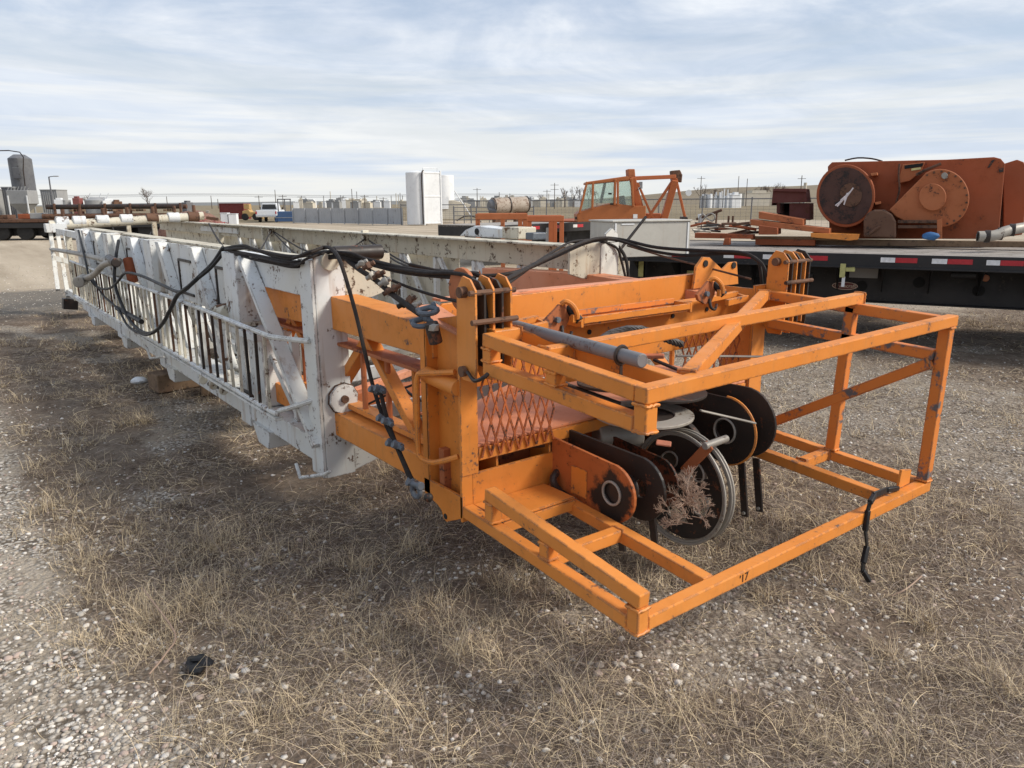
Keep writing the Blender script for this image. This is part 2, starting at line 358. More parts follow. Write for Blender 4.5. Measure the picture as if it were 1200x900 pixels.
def bulk(name,co,faces_idx,k,tint,mat):
    me=bpy.data.meshes.new(name);me.vertices.add(len(co));me.vertices.foreach_set('co',co.ravel().astype(np.float32))
    me.loops.add(faces_idx.size);me.loops.foreach_set('vertex_index',faces_idx.ravel().astype(np.int32))
    nf=faces_idx.size//k;me.polygons.add(nf);me.polygons.foreach_set('loop_start',np.arange(0,faces_idx.size,k,dtype=np.int32));me.polygons.foreach_set('loop_total',np.full(nf,k,dtype=np.int32))
    me.update()
    a=me.attributes.new('tint','FLOAT_COLOR','POINT');a.data.foreach_set('color',np.concatenate([tint,np.ones((len(tint),1))],1).ravel().astype(np.float32))
    me.materials.append(mat);o=bpy.data.objects.new(name,me);COL.objects.link(o);return o
def blades(px,py,L,lean,W,tint,curl=.5):
    n=len(px);hd=rng.random(n)*2*np.pi;ca,sa=np.cos(hd),np.sin(hd)
    base=np.stack([px,py,hgt(px,py)-.004],-1)
    segs=4;pts=[]
    p=base.copy();el=np.clip(lean+rng.normal(0,.12,n),.02,1.5);bend=rng.normal(0,.35,n)
    h=hd.copy();step=L/segs
    for s in range(segs+1):
        pts.append(p.copy())
        d=np.stack([np.cos(h)*np.cos(el),np.sin(h)*np.cos(el),np.sin(el)],-1)
        p=p+d*step[:,None];el=el-curl*rng.random(n)*.9;h=h+bend*.6
        fl=hgt(p[:,0],p[:,1])+.003
        p[:,2]=np.maximum(p[:,2],fl)
    side=np.stack([-np.sin(hd),np.cos(hd),rng.normal(0,.5,n)],-1);side/=np.linalg.norm(side,axis=1)[:,None]
    V=[]
    for s,q in enumerate(pts):
        wv=(W*(1-.8*s/segs)/2)[:,None]*side;V+=[q-wv,q+wv]
    V=np.stack(V,1) # n,10,3
    m=V.shape[1];off=(np.arange(n)*m)[:,None,None]
    f=np.array([[2*s,2*s+1,2*s+3,2*s+2] for s in range(segs)])[None]+off
    t=np.repeat(tint[:,None,:],m,1).reshape(-1,3)
    return V.reshape(-1,3),f.reshape(-1,4),t
def tints(n,straw=.4):
    a=np.array([.13,.095,.072]);b=np.array([.66,.53,.35]);c=np.array([.36,.295,.24])
    u=rng.random((n,1));s=(rng.random((n,1))<straw);base=np.where(s,b,np.where(u<.5,a,c));return base*(.65+.6*rng.random((n,1)))
def scatter(n,dens):
    # sample in camera-polar space so that near ground gets most
    dep=1.15*np.exp(rng.random(n)*math.log(22/1.15));lat=(rng.random(n)*2-1)*(dep*.78+.5)
    x=-dep*math.cos(YAW)+lat*math.sin(YAW);y=dep*math.sin(YAW)+lat*math.cos(YAW)
    keep=rng.random(n)<dens(x,y)*1;return x[keep],y[keep],dep[keep]
def gdens(x,y): return np.clip(1-gravelmask(x,y)*.93,0,1)*(.10+.90*np.clip((fbm(x,y,1.4,4)-.42)/.12,0,1))
x,y,dep=scatter(360000,gdens)
n=len(x);sc=np.clip((dep/2.2),.8,4)**.6
L=(.04+.13*rng.random(n)**1.5)*(.75+.25*sc);Wd=(.0013+.0014*rng.random(n))*sc
v1,f1_,t1=blades(x,y,L,np.abs(rng.normal(.15,.3,n)),Wd,tints(n,.22))
# loose tufts
cx,cy,cd=scatter(6500,lambda a,b:(1-gravelmask(a,b))*np.clip((fbm(a+9,b+3,.7,3)-.47)/.12,0,1))
px_=[];py_=[];Lx=[];
spots=[((80,625),.5),((250,640),.7),((220,870),1.0),((440,860),1.3),((330,850),1.0),((170,720),.8),((700,860),1.3),((810,840),1.2),((1040,885),.9),((1080,740),.8),((1180,800),.9),((170,490),.9),((240,700),.8),((560,760),.8),((330,720),.7),((1030,775),.7),((430,660),.8),((880,700),.6),((480,640),.9),((600,690),.9),((130,740),.6),((950,860),.6),((60,590),.6),((100,660),.6)]
cl=[(a,b,.6+.5*rng.random(),14+int(20*rng.random())) for a,b in zip(cx,cy)]
for (sx,sy),k in spots:
    p=at(sx,sy,Z=0)
    for _ in range(3): cl.append((p.x+rng.normal(0,.05),p.y+rng.normal(0,.05),k*1.5,75))
X=[];Y=[];LL=[];TT=[]
for a,b,k,m_ in cl:
    X.append(a+rng.normal(0,.035*k,m_));Y.append(b+rng.normal(0,.035*k,m_));LL.append(np.full(m_,.13*k)*(.45+.8*rng.random(m_)))
X=np.concatenate(X);Y=np.concatenate(Y);LL=np.concatenate(LL);n=len(X)
dd=-X*math.cos(YAW)+Y*math.sin(YAW);ws=np.clip(dd/2.2,.8,4)**.6
v2,f2_,t2=blades(X,Y,LL,np.clip(rng.normal(.85,.35,n),.1,1.5),(.0012+.0010*rng.random(n))*ws,tints(n,.62),curl=.42)
V=np.concatenate([v1,v2]);Fq=np.concatenate([f1_,f2_+len(v1)]);T=np.concatenate([t1,t2])
bulk('grass',V,Fq,4,T,GRASS)['kind']='stuff'
# pebbles
import bmesh
def ico(sub):
    bm=bmesh.new();bmesh.ops.create_icosphere(bm,subdivisions=sub,radius=1);v=np.array([tuple(q.co) for q in bm.verts]);f=np.array([[q.index for q in p.verts] for p in bm.faces]);bm.free();return v,f
def pebbles(name,n,dens,rmin,rmax,sub,shade=1):
    iv,iff=ico(sub);x,y,dep=scatter(n,dens);n=len(x);r=(rmin+(rmax-rmin)*rng.random(n)**2.6)
    jit=1+rng.normal(0,.14,(n,len(iv),1))
    ax=np.stack([.8+.5*rng.random(n),.7+.4*rng.random(n),.45+.3*rng.random(n)],-1)
    P=iv[None]*jit*ax[:,None,:]*r[:,None,None];th=rng.random(n)*6.28;c,s=np.cos(th)[:,None],np.sin(th)[:,None]
    Q=np.stack([P[...,0]*c-P[...,1]*s,P[...,0]*s+P[...,1]*c,P[...,2]],-1)
    Q+=np.stack([x,y,hgt(x,y)+r*.12],-1)[:,None,:]
    f=iff[None]+(np.arange(n)*len(iv))[:,None,None]
    pal=np.array([[.58,.53,.46],[.45,.40,.34],[.30,.26,.22],[.66,.62,.57],[.42,.33,.28]]);t=pal[rng.integers(0,5,n)]*(.7+.45*rng.random((n,1)))*shade
    o=bulk(name,Q.reshape(-1,3),f.reshape(-1,3),3,np.repeat(t[:,None,:],len(iv),1).reshape(-1,3),PEBBLE)
    o.data.polygons.foreach_set('use_smooth',[True]*len(o.data.polygons));o['kind']='stuff'
def pd(x,y):
    gm=gravelmask(x,y);cl=np.clip((fbm(x+5,y+50,2.2,4)-.5)/.1,0,1)
    return np.clip(gm*(.45+.55*cl)+.24*cl+.04,0,1)
pebbles('gravel',150000,pd,.003,.014,1)
# hand-placed drift of bigger stones at lower left, right edge and centre
def pd2(x,y):
    k=np.zeros_like(x)
    for (sx,sy),r in [((230,800),.22),((150,800),.16),((300,810),.12),((90,850),.2),((120,700),.16),((40,760),.25),((180,830),.2),((550,840),.16),((930,770),.35),((1150,730),.22),((1080,760),.14),((60,620),.3),((890,790),.2),((330,640),.2),((560,770),.25),((740,780),.2)]:
        p=at(sx,sy,Z=0);k=np.maximum(k,np.exp(-((x-p.x)**2+(y-p.y)**2)/(2*(r*.6)**2)))
    return k
pebbles('larger_gravel',26000,lambda x,y:pd2(x,y)*np.clip((fbm(x,y+50,3.5,4)-.46)/.08,0,1)*.6,.006,.019,2,1.05)
# far rising plain on the right
def hill(name,lat0,lat1,dep,h,depw,col):
    n=60;M=MB();vs=[];fs=[]
    for j,(dz,hh) in enumerate(((0,0),(.35,.55),(.7,.9),(1,1),(1.6,.9))):
        for i in range(n+1):
            t=i/n;e=math.sin(math.pi*min(max((t)/.55,0),1)/2)*(.93+.07*math.sin(t*9)+.04*math.sin(t*31))
            vs.append(cf(lat0+(lat1-lat0)*t,dep+depw*dz,h*hh*e-.3))
    for j in range(4):
        for i in range(n): a=j*(n+1)+i;fs.append((a,a+1,a+n+2,a+n+1))
    M.add(vs,fs);m,nt,b=newmat(name+'_soil');g=N(nt);geo=g('ShaderNodeNewGeometry').outputs['Position']
    c=g.mix(g.ramp(g.noise(g.scale(geo,(.02,.006,.05)),1,6,.6),.35,.65),col,tuple(x*.75 for x in col));g.l(c,b.inputs['Base Color']);b.inputs['Roughness'].default_value=1
    o=M.build(name,m,None,0,True);o['kind']='structure'
hill('hills',30,900,520,27,420,(.21,.165,.105))
hill('far_hills',-1600,500,1900,13,500,(.20,.20,.19))
# ================================================================== ORANGE CROWN SECTION
CR=thing('crown_section','orange crown end of a rig mast with tubular guard basket and sheaves','mast crown',(-2.43,2.6,0))
def pbar(name,p,q,w=.055,h=None,mat=ORANGE,par=None,ref=(0,0,1),bv=.005):
    return MB().bar(p,q,w,h,ref).build(name,mat,par or CR,bv)
t=.052
# -- guard basket: (name,p,q)   centre lines
Yn,Yf,XE=1.626,3.63,-1.456
rails=[('basket_rail',(-2.43,Yn,.435),(XE-.026,Yn,.372)),('basket_rail',(-2.27,Yn,.565),(XE+.026,Yn,.465)),
('basket_post',(-2.244,Yn,.452),(-2.244,Yn,.538)),('basket_post',(-1.90,Yn,.428),(-1.90,Yn,.495)),('basket_post',(XE,Yn,.345),(XE,Yn,.438)),
('basket_rail',(-2.60,2.07,.420),(XE-.026,2.02,.372)),('basket_crossbar',(-1.93,Yn+.027,.402),(-1.93,2.02,.398)),
('end_rail',(XE,Yn+.027,.372),(XE,Yf+.026,.356)),
('basket_rail',(-2.55,3.36,.415),(XE-.027,3.32,.36)),('basket_rail',(-2.50,Yf,.425),(XE-.027,Yf,.36)),('basket_crossbar',(-1.95,3.37,.388),(-1.95,Yf-.027,.390)),
('corner_post',(XE,Yf,.385),(XE,Yf+.03,1.135)),('basket_post',(-1.93,Yf,.418),(-1.90,Yf,1.19)),
('top_end_rail',(XE,Yn-.026,1.142),(XE,Yf+.08,1.16)),('corner_post',(XE,Yn,1.022),(XE,Yn,1.115)),
('basket_rail',(-2.27,Yn,1.195),(XE-.027,Yn,1.142)),('basket_rail',(-2.27,Yn,1.085),(XE-.027,Yn,1.045)),
('basket_post',(-2.245,Yn,1.11),(-2.245,Yn,1.167)),('basket_post',(-1.87,Yn,1.09),(-1.87,Yn,1.143)),
('basket_rail',(-2.50,1.82,1.20),(XE-.027,1.80,1.142)),('basket_crossbar',(-2.29,Yn+.027,1.197),(-2.29,1.793,1.197)),('basket_crossbar',(-1.97,Yn+.027,1.178),(-1.97,1.784,1.178)),
('top_crossbar',(-1.95,1.838,1.185),(-1.89,Yf+.05,1.225)),
('diagonal_brace',(-2.36,3.55,1.205),(-1.49,1.85,1.150)),
('basket_rail',(-2.42,Yf,1.20),(XE-.027,Yf,1.16)),('basket_rail',(-2.36,Yf,1.045),(XE-.027,Yf,1.00)),
('side_diagonal',(-2.33,Yf-.003,.46),(XE-.03,Yf-.003,.965))]
for nm,p,q in rails:
    pbar(nm,p,q,t,t,ref=(0,0,1),mat=ORANGE_SCUFF if (nm in('corner_post','basket_post') and p[1]>3) or (nm=='basket_rail' and p[1]>3 and p[2]>.9) or nm=='side_diagonal' else ORANGE)
# welded end shelf plate between the near rails, tab at far end
MB().prism([(-2.425,1.655),(-2.22,1.655),(-2.22,2.045),(-2.425,2.045)],(0,0,.448),(1,0,0),(0,1,0),(0,0,.01)).build('shelf_plate',ORANGE,CR,.002)
MB().box(-2.222,-2.212,1.655,2.045,.400,.446).build('shelf_lip',ORANGE,CR,.002)
MB().prism([(-.055,0),(.055,0),(.06,.07),(-.04,.09)],(XE-.03,3.47,.388),(0,1,0),(0,0,1),(.012,0,0)).build('welded_tab',ORANGE,CR,.002)
for nm,p,q in rails:
    for e,o_ in ((p,q),(q,p)):
        e=Vector(e);d_=(Vector(o_)-e).normalized()
        if 'post' not in nm and 'cross' not in nm and 'diag' not in nm: continue
        c_=e+d_*.004;ref=Vector((0,0,1)) if abs(d_.z)<.9 else Vector((1,0,0));a_=d_.cross(ref).normalized();b_=a_.cross(d_)
        L_=[]
        for (u0,v0),(u1,v1) in (((-1,-1),(1,-1)),((1,-1),(1,1)),((1,1),(-1,1)),((-1,1),(-1,-1))):
            for k in range(6): L_.append(c_+a_*.027*(u0+(u1-u0)*k/6)+b_*.027*(v0+(v1-v0)*k/6)+d_*random.uniform(-.002,.003))
        L_.append(L_[0]);MB().tube(L_,[.0045+.0018*random.random() for _ in L_],6,1).build('weld_bead',ORANGE,CR,0,True)
# -- near column, an H section lying open to the left
def hcol(y0,y1,sgn,par):
    MB().box(-2.700,-2.690,y0,y0+.012,.46,1.20).build('column_back_flange',ORANGE,CR,.002)
    MB().prism([(-2.70,.43),(-2.43,.43),(-2.43,1.27),(-2.70,1.22)],(0,y0+.055*sgn,0),(1,0,0),(0,0,1),(0,.012*sgn,0)).build('column_web',ORANGE,CR,.002)
    MB().box(-2.74,-2.688,y0,y0+.075*sgn,.43,1.22).build('column_flange',ORANGE,CR,.003)
    MB().box(-2.445,-2.428,y0,y0+.085*sgn,.59,1.27).build('column_face',ORANGE,CR,.002)
hcol(1.60,1.68,1,CR)
MB().box(-2.445,-2.427,Yf-.06,Yf+.06,.50,1.25).build('far_column_face',ORANGE,CR,.002)
MB().box(-2.70,-2.446,Yf+.03,Yf+.045,.40,1.22).build('far_column_web',ORANGE,CR,.002)
# foot plate with lifting eye under the column
MB().prism([(-2.74,.50),(-2.74,.425),(-2.63,.40),(-2.60,.385),(-2.585,.352),(-2.56,.343),(-2.43,.405),(-2.43,.50)],(0,1.60,0),(1,0,0),(0,0,1),(0,.014,0)).build('foot_plate',ORANGE,CR,.002)
MB().cyl((-2.565,1.5995,.368),(-2.565,1.597,.368),.013,seg=14).build('eye_hole',DARKIN,CR,0)
# round pin spanning the column and bent handle
MB().cyl((-2.69,1.60,.985),(-2.44,1.60,.97),.035).build('column_pin',ORANGE,CR,.002,True)
hp=[at(*p,Y=yy) for p,yy in [((533,436),1.60),((512,437),1.57),((497,438),1.55),((489,442),1.54),((489,480),1.54),((490,525),1.54),((493,536),1.54),((505,542),1.545),((520,540),1.56),((537,535),1.60)]]
MB().tube(hp,.0125,8,4).build('hand_rail',ORANGE,CR,0,True)
# bottom front plate, floor box, sill
MB().box(-2.447,-2.432,1.60,2.14,.385,.592).build('lower_front_plate',ORANGE,CR,.002)
MB().box(-2.447,-2.432,3.18,3.60,.40,.60).build('lower_front_plate',ORANGE,CR,.002)
MB().box(-2.60,-2.45,1.62,3.6,.42,.435).build('lower_beam_flange',ORANGE,CR,.002)
MB().box(-2.64,-2.60,1.62,3.6,.42,.66).build('lower_beam_web',ORANGE_DARK,CR,.002)
for yy in (1.80,2.10,2.45,3.1): MB().box(-2.598,-2.46,yy,yy+.012,.436,.664).build('stiffener',ORANGE,CR,.001)
MB().prism([(-2.44,1.688),(-2.44,3.55),(-3.03,3.55),(-3.03,1.76)],(0,0,.700),(1,0,0),(0,1,0),(0,0,.012)).build('floor_plate',ORANGE_SHELF,CR,.002)
MB().box(-2.45,-2.432,1.69,2.50,.642,.698).build('floor_lip',ORANGE,CR,.002)
MB().box(-2.45,-2.434,3.05,3.55,.66,.698).build('floor_lip',ORANGE,CR,.002)
# main transverse beams
MB().box(-2.56,-2.545,1.70,3.60,.93,1.185).build('front_beam',ORANGE,CR,.003)
MB().box(-2.62,-2.562,1.70,3.60,1.172,1.186).build('front_beam_flange',ORANGE,CR,.002)
MB().box(-2.543,-2.44,2.28,3.02,1.155,1.165).build('ledge',ORANGE_SCUFF,CR,.002)
MB().box(-2.443,-2.43,2.28,3.02,1.167,1.197).build('ledge_lip',ORANGE,CR,.002)
MB().box(-2.543,-2.535,2.28,3.02,1.187,1.214).build('ledge_back',ORANGE_SCUFF,CR,.002)
for yy in (2.262,3.021): MB().box(-2.54,-2.43,yy,yy+.016,1.15,1.20).build('ledge_end',ORANGE,CR,.002)
for yy,y1 in ((1.84,2.06),(3.22,3.5)):
    MB().bar((-2.50,yy,1.19),(-2.50,y1,1.205),.03,.03).build('bracket_bar',ORANGE,CR,.003)
    MB().bar((-2.43,yy+.10,1.175),(-2.43,y1,1.185),.025,.035).build('bracket_bar',ORANGE,CR,.003)
    MB().bar((-2.50,y1,1.19),(-2.43,y1,1.18),.025,.035).build('bracket_bar',ORANGE,CR,.003)
rb=MB(); rb.prism([(1.74,1.08),(3.74,1.09),(3.74,1.285),(1.80,1.255),(1.74,1.20)],(-2.86,0,0),(0,1,0),(0,0,1),(-.016,0,0)); rb.build('rear_beam',ORANGE,CR,.003)
MB().box(-2.95,-2.878,1.80,3.70,1.262,1.275).build('rear_beam_flange',ORANGE_SHELF,CR,.002)
# twin lifting-eye plate at the far end of the rear beam
MB().prism([(3.52,1.2),(3.54,1.33),(3.60,1.385),(3.66,1.38),(3.79,1.30),(3.86,1.34),(3.93,1.34),(3.96,1.2)],(-2.835,0,0),(0,1,0),(0,0,1),(.016,0,0)).build('lifting_plate',ORANGE,CR,.002)
for yy in (3.62,3.895): MB().cyl((-2.82,yy,1.345 if yy<3.7 else 1.32),(-2.812,yy,1.345 if yy<3.7 else 1.32),.02,seg=14).build('eye_hole',DARKIN,CR,0)
for yy,zz in ((2.05,1.09),(2.42,1.10),(3.02,1.12),(3.3,1.13)): MB().cyl((-2.543,yy,zz),(-2.538,yy,zz),.012,seg=10).build('bolt_hole',DARKIN,CR,0)
MB().cyl((-2.543,2.27,1.005),(-2.537,2.27,1.005),.05,seg=20).build('beam_hole',DARKIN,CR,0)
# wedge gusset left of the column top
MB().prism([(-2.86,1.245),(-2.44,1.17),(-2.44,1.03),(-2.70,1.04),(-2.86,1.12)],(0,1.70,0),(1,0,0),(0,0,1),(0,.014,0)).build('gusset_plate',ORANGE,CR,.002)
MB().prism([(-2.88,0),(-2.44,0),(-2.44,.10),(-2.88,.16)],(0,1.62,.784),(1,0,-.16),(0,1,0),(0,0,.012)).build('gusset_top',ORANGE_SHELF,CR,.002)
# roller clamps on the ledge
for yy,zz in ((2.155,1.20),(3.185,1.235)):
    c=(-2.46,yy,zz)
    b=MB().prism([(-.085,-.03),(-.03,-.055),(.02,-.05),(.045,-.01),(.05,.03),(.03,.06),(-.01,.065),(-.05,.035),(-.10,.0)],c,(0,1,0),(0,0,1),(.018,0,0)).build('roller_bracket',ORANGE_DARK,CR,.002)
    MB().tube([(-2.445,yy+.0,zz+.065),(-2.43,yy+.015,zz+.078),(-2.41,yy+.035,zz+.06),(-2.40,yy+.05,zz+.03),(-2.40,yy+.055,zz)],.012,8,4).build('roller_guard',ORANGE,b,0,True)
    MB().cyl((-2.455,yy+.045,zz+.05),(-2.40,yy+.07,zz-.01),.020,seg=12).build('roller',RUBBER,b,0,True)
    MB().box(-2.42,-2.40,yy+.03,yy+.085,zz-.015,zz+.02).build('keeper',ORANGE,b,.002)
    MB().tube([(-2.44,yy,zz-.03),(-2.425,yy-.005,zz-.07),(-2.425,yy+.03,zz-.085),(-2.43,yy+.05,zz-.06)],.008,6,4).build('hook',BLACKST,b,0,True)
    MB().cyl((-2.443,yy-.03,zz),(-2.425,yy-.03,zz),.014,seg=8).build('bolt',BLUEGREY,b,.001)
# expanded metal panels
def xmesh(y0,y1,z0,z1,x,cols,rows,mat):
    M=MB();w=(y1-y0)/cols;h=(z1-z0)/rows/2
    for c in range(cols+1):
        for s in (-1,1):
            if c==0 and s<0 or c==cols and s>0: continue
            for k in range(rows*2):
                a=(k%2==0); ya=y0+c*w+(0 if a else s*w/2);yb=y0+c*w+(s*w/2 if a else 0)
                M.bar((x+random.uniform(-.002,.002),ya,z0+k*h),(x,yb,z0+(k+1)*h),.0085,.005,ref=(1,0,0))
    return M.build('mesh_panel',mat,CR,0)
MESHO=paint('mesh_orange',(.45,.12,.03),(.28,.08,.035),rust=(.09,.04,.025),spots=.55,rough=.6,sc=3)
xmesh(1.70,2.10,.655,1.10,-2.425,8,3,MESHO)
xmesh(3.06,3.56,.70,1.06,-2.50,9,3,MESHO)
# rope guide packs on both column tops
def pack(x0,y0,dirn,n,z0,z1,rot=0):
    for k in range(n):
        yy=y0+k*.042*dirn
        MB().prism([(x0,z0+.05),(x0+.04,z0),(x0+.12,z0),(x0+.135,z0+.06),(x0+.135,z1-.05),(x0+.10,z1-.01),(x0+.05,z1),(x0+.01,z1-.05)] if k in(0,n-1) or k==2 else
           [(x0+.02,z0+.06),(x0+.135,z0+.06),(x0+.135,z1-.06),(x0+.10,z1-.02),(x0+.05,z1-.01),(x0+.02,z1-.05)],(0,yy,0),(1,0,0),(0,0,1),(0,.010*dirn,0)).build('guide_plate',ORANGE if k%2==0 else BLACKST,CR,.001)
    ys,ye=y0-.02*dirn,y0+(n-1)*.042*dirn+.03*dirn
    for zz,xx in ((z1-.06,x0+.125),(z1-.17,x0+.140)):
        MB().cyl((xx,ys,zz),(xx,ye,zz),.011,seg=8).build('retaining_bar',RUST,CR,0,True)
    MB().cyl((x0+.07,ys-.01*dirn,z1-.06),(x0+.07,ye,z1-.06),.022,seg=12).build('sheave_pin',RUST,CR,.001,True)
pack(-2.425,1.585,1,5,1.02,1.43)
pack(-2.43,3.66,1,6,.98,1.44)
MB().prism(circ(.09,20),(-2.50,1.66,1.36),(1,0,0),(0,0,1),(0,.02,0)).build('cable_sheave',ORANGE_DARK,CR,.003)
MB().tube([at(548,436,Y=1.57),at(556,446,Y=1.56),at(566,443,Y=1.56),at(572,438,Y=1.58)],.008,6,4).build('hook',BLACKST,CR,0,True)
MB().cyl((-2.36,1.578,1.06),(-2.36,1.56,1.06),.022,seg=12).build('pin_head',RUST,CR,.001)
# -- sheave cluster in the middle
def stad(cx,cz,r,xb,h0,n=16):
    a=[(cx+r*math.cos(u),cz+r*math.sin(u)) for u in np.linspace(-math.pi/2-.15,math.pi/2+.10,n)]
    return a+[(xb,cz+h0+.02),(xb,cz-h0+.06)]
def cheek(y,cx,cz,r,hole,xb,mat,th=.016,h0=.13,edge=None,name='sheave_cheek'):
    out=stad(cx,cz,r,xb,h0);n=len(out)
    inn=[]
    for (x,z) in out:
        a=math.atan2(z-cz,x-cx);inn.append((cx+hole*math.cos(a),cz+hole*math.sin(a)))
    return MB().ring(out,inn,(0,y,0),(1,0,0),(0,0,1),(0,th,0)).build(name,mat,CR,.003)
CHEEK=paint('greasy_orange_plate',(.40,.115,.032),(.47,.14,.04),rust=(.05,.03,.02),spots=.60,rough=.5,sc=2.2,dirt=.5)
def grease(mat,loc,r0,r1,col=(.022,.018,.016)):
    nt=mat.node_tree;g=N(nt);b=nt.nodes['Principled BSDF'];src=b.inputs['Base Color'].links[0].from_socket
    tc=g('ShaderNodeTexCoord').outputs['Object'];d=g('ShaderNodeVectorMath',operation='DISTANCE');g.l(tc,d.inputs[0]);d.inputs[1].default_value=loc
    m_=g.ramp(g.math('ADD',d.outputs['Value'],g.math('MULTIPLY',g.math('SUBTRACT',g.noise(tc,14,5,.65),.5),.16)),r1,r0)
    g.l(g.mix(m_,src,col),b.inputs['Base Color'])
grease(CHEEK,(.38,-.5,.49),.10,.125)
c1=cheek(2.10,-2.05,.515,.128,.048,-2.44,CHEEK)
MB().tube([(-2.05+.050*math.cos(a),2.097,.515+.050*math.sin(a)) for a in np.linspace(0,2*math.pi,25)],.006,6,1).build('bore_ring',WORN,c1,0,True)
MB().cyl((-2.05,2.112,.515),(-2.05,2.20,.515),.062,seg=20).build('bore_tube',BLACKST,c1,0,True)
MB().box(-2.30,-2.20,2.094,2.099,.44,.57).build('rectangular_patch',ORANGE,c1,.002)
cheek(2.20,-1.99,.53,.14,.04,-2.44,BLACKST)
for p,q,y in (((-2.03,.42),(-1.99,.27),2.105),((-1.93,.44),(-1.885,.225),2.205)):
    MB().bar((p[0],y+.01,p[1]),(q[0],y+.01,q[1]),.034,.012,ref=(0,1,0)).build('hanging_strap',BLACKST,CR,.001)
cheek(2.44,-2.10,.47,.12,.03,-2.50,paint('dark_rust_plate',(.16,.045,.02),(.09,.035,.02),rust=(.02,.015,.012),spots=.52,rough=.5,sc=2),th=.014)
# big sheave: web with holes, two rims and groove
SC=(-2.105,2.62,.40);SR=.268
sh=MB()
nh=4
for k in range(nh):
    a0=2*math.pi*k/nh+.35
sh.ring(circ(SR*.93,48),circ(SR*.66,48),(SC[0],SC[1]-.008,SC[2]),(1,0,0),(0,0,1),(0,.016,0))
for k in range(5):
    a=2*math.pi*k/5+.25;d_=Vector((math.cos(a),0,math.sin(a)))
    sh.bar(Vector(SC)+d_*.06,Vector(SC)+d_*SR*.70,.085,.014,ref=(0,1,0))
sheave=sh.build('sheave_web',BLACKST,CR,.001)
for yy in (-.028,.020):
    MB().ring(circ(SR,56),circ(SR*.935,56),(SC[0],SC[1]+yy,SC[2]),(1,0,0),(0,0,1),(0,.010,0)).build('sheave_rim',WORN,sheave,.002,True)
MB().tube([(SC[0]+SR*1.0*math.cos(a),SC[1]-.030,SC[2]+SR*1.0*math.sin(a)) for a in np.linspace(0,2*math.pi,57)],.007,6,1).build('rim_edge',WORN,sheave,0,True)
MB().tube([(SC[0]+SR*1.0*math.cos(a),SC[1]+.034,SC[2]+SR*1.0*math.sin(a)) for a in np.linspace(0,2*math.pi,57)],.007,6,1).build('rim_edge',WORN,sheave,0,True)
MB().cyl((SC[0],SC[1]-.06,SC[2]),(SC[0],SC[1]-.008,SC[2]),.085,seg=24).build('hub',BLACKST,sheave,.004,True)
for k in range(5):
    a=2*math.pi*k/5+.25+math.pi/5;c=Vector(SC)+Vector((math.cos(a),0,math.sin(a)))*SR*.50+Vector((0,-.012,0))
    MB().tube([c+Vector((-math.sin(a),0,math.cos(a)))*.052*math.cos(u)+Vector((math.cos(a),0,math.sin(a)))*.040*math.sin(u) for u in np.linspace(0,6.28,17)],.005,5,1).build('opening_lip',WORN,sheave,0,True)
s2=MB().cyl((-2.38,2.86,.42),(-2.38,2.90,.42),.22,seg=40).build('rear_sheave',BLACKST,CR,.006,True)
MB().cyl((-2.46,2.40,.60),(-2.38,2.62,.58),.06,seg=16).build('grease_cup',WORN,CR,.008,True)

pbar('rope_guard',(-2.05,2.56,.50),(-1.92,2.57,.665),.05,.012,ORANGE_DARK,ref=(0,1,0))
MB().cyl((-1.93,2.545,.66),(-1.93,2.70,.665),.017,seg=12).build('guard_roller',WORN,CR,.002,True)
cheek(3.06,-2.20,.565,.175,.062,-2.60,BLACKST,h0=.15)
MB().tube([(-2.20+.064*math.cos(a),3.055,.565+.064*math.sin(a)) for a in np.linspace(0,2*math.pi,25)],.006,6,1).build('bore_ring',WORN,CR,0,True)
MB().tube([(-2.20+.176*math.cos(a),3.068,.565+.176*math.sin(a)) for a in np.linspace(-1.5,1.6,25)],.008,6,1).build('plate_edge',ORANGE,CR,0,True)
cheek(3.17,-2.17,.60,.185,.03,-2.60,BLACKST,h0=.15)
for x0,y in ((-2.10,3.065),(-2.09,3.175)):
    MB().bar((x0,y+.01,.42),(x0+.045,y+.01,.14),.038,.012,ref=(0,1,0)).build('hanging_strap',BLACKST,CR,.001)
    MB().cyl((x0+.043,y+.002,.16),(x0+.043,y-.006,.16),.009,seg=8).build('strap_bolt',WORN,CR,0)
# flat-lying sheaves above
for (cx,cy,cz,r,mt) in ((-2.25,2.50,.735,.23,WORN),(-2.30,2.70,.80,.20,BLACKST),(-2.42,2.45,.86,.16,BLACKST)):
    f=MB().ring(circ(r,40),circ(r*.62,40),(cx,cy,cz),(1,0,0),(0,1,0),(.0,0,.014)).build('flat_sheave_rim',mt,CR,.003)
    MB().cyl((cx,cy,cz-.008),(cx,cy,cz+.006),r*.61,seg=30).build('flat_sheave_web',BLACKST,f,.001)
    MB().cyl((cx,cy,cz),(cx,cy,cz+.05),.05,seg=18).build('hub',BLACKST,f,.003,True)
pbar('guide_tongue',(-2.10,2.72,.755),(-2.00,3.02,.66),.022,.010,WORN)
pbar('guide_tongue',(-2.45,2.95,.93),(-2.20,3.45,.90),.022,.010,WORN)
pbar('red_tag',(-2.02,2.33,.70),(-1.97,2.37,.695),.06,.010,flat('faded_red',(.45,.16,.09),.7))
pbar('red_tag',(-2.62,2.72,.93),(-2.45,2.86,.94),.05,.02,bpy.data.materials['faded_red'])
for k in range(4):
    pbar('rope_guard_bar',(-2.62,2.25+.24*k,.88),(-2.35,2.45+.22*k,.78),.03,.014,BLACKST)
MB().cyl((-2.60,1.95,.612),(-2.47,2.15,.612),.014,seg=10).build('wooden_plug',RUST,CR,.002,True)
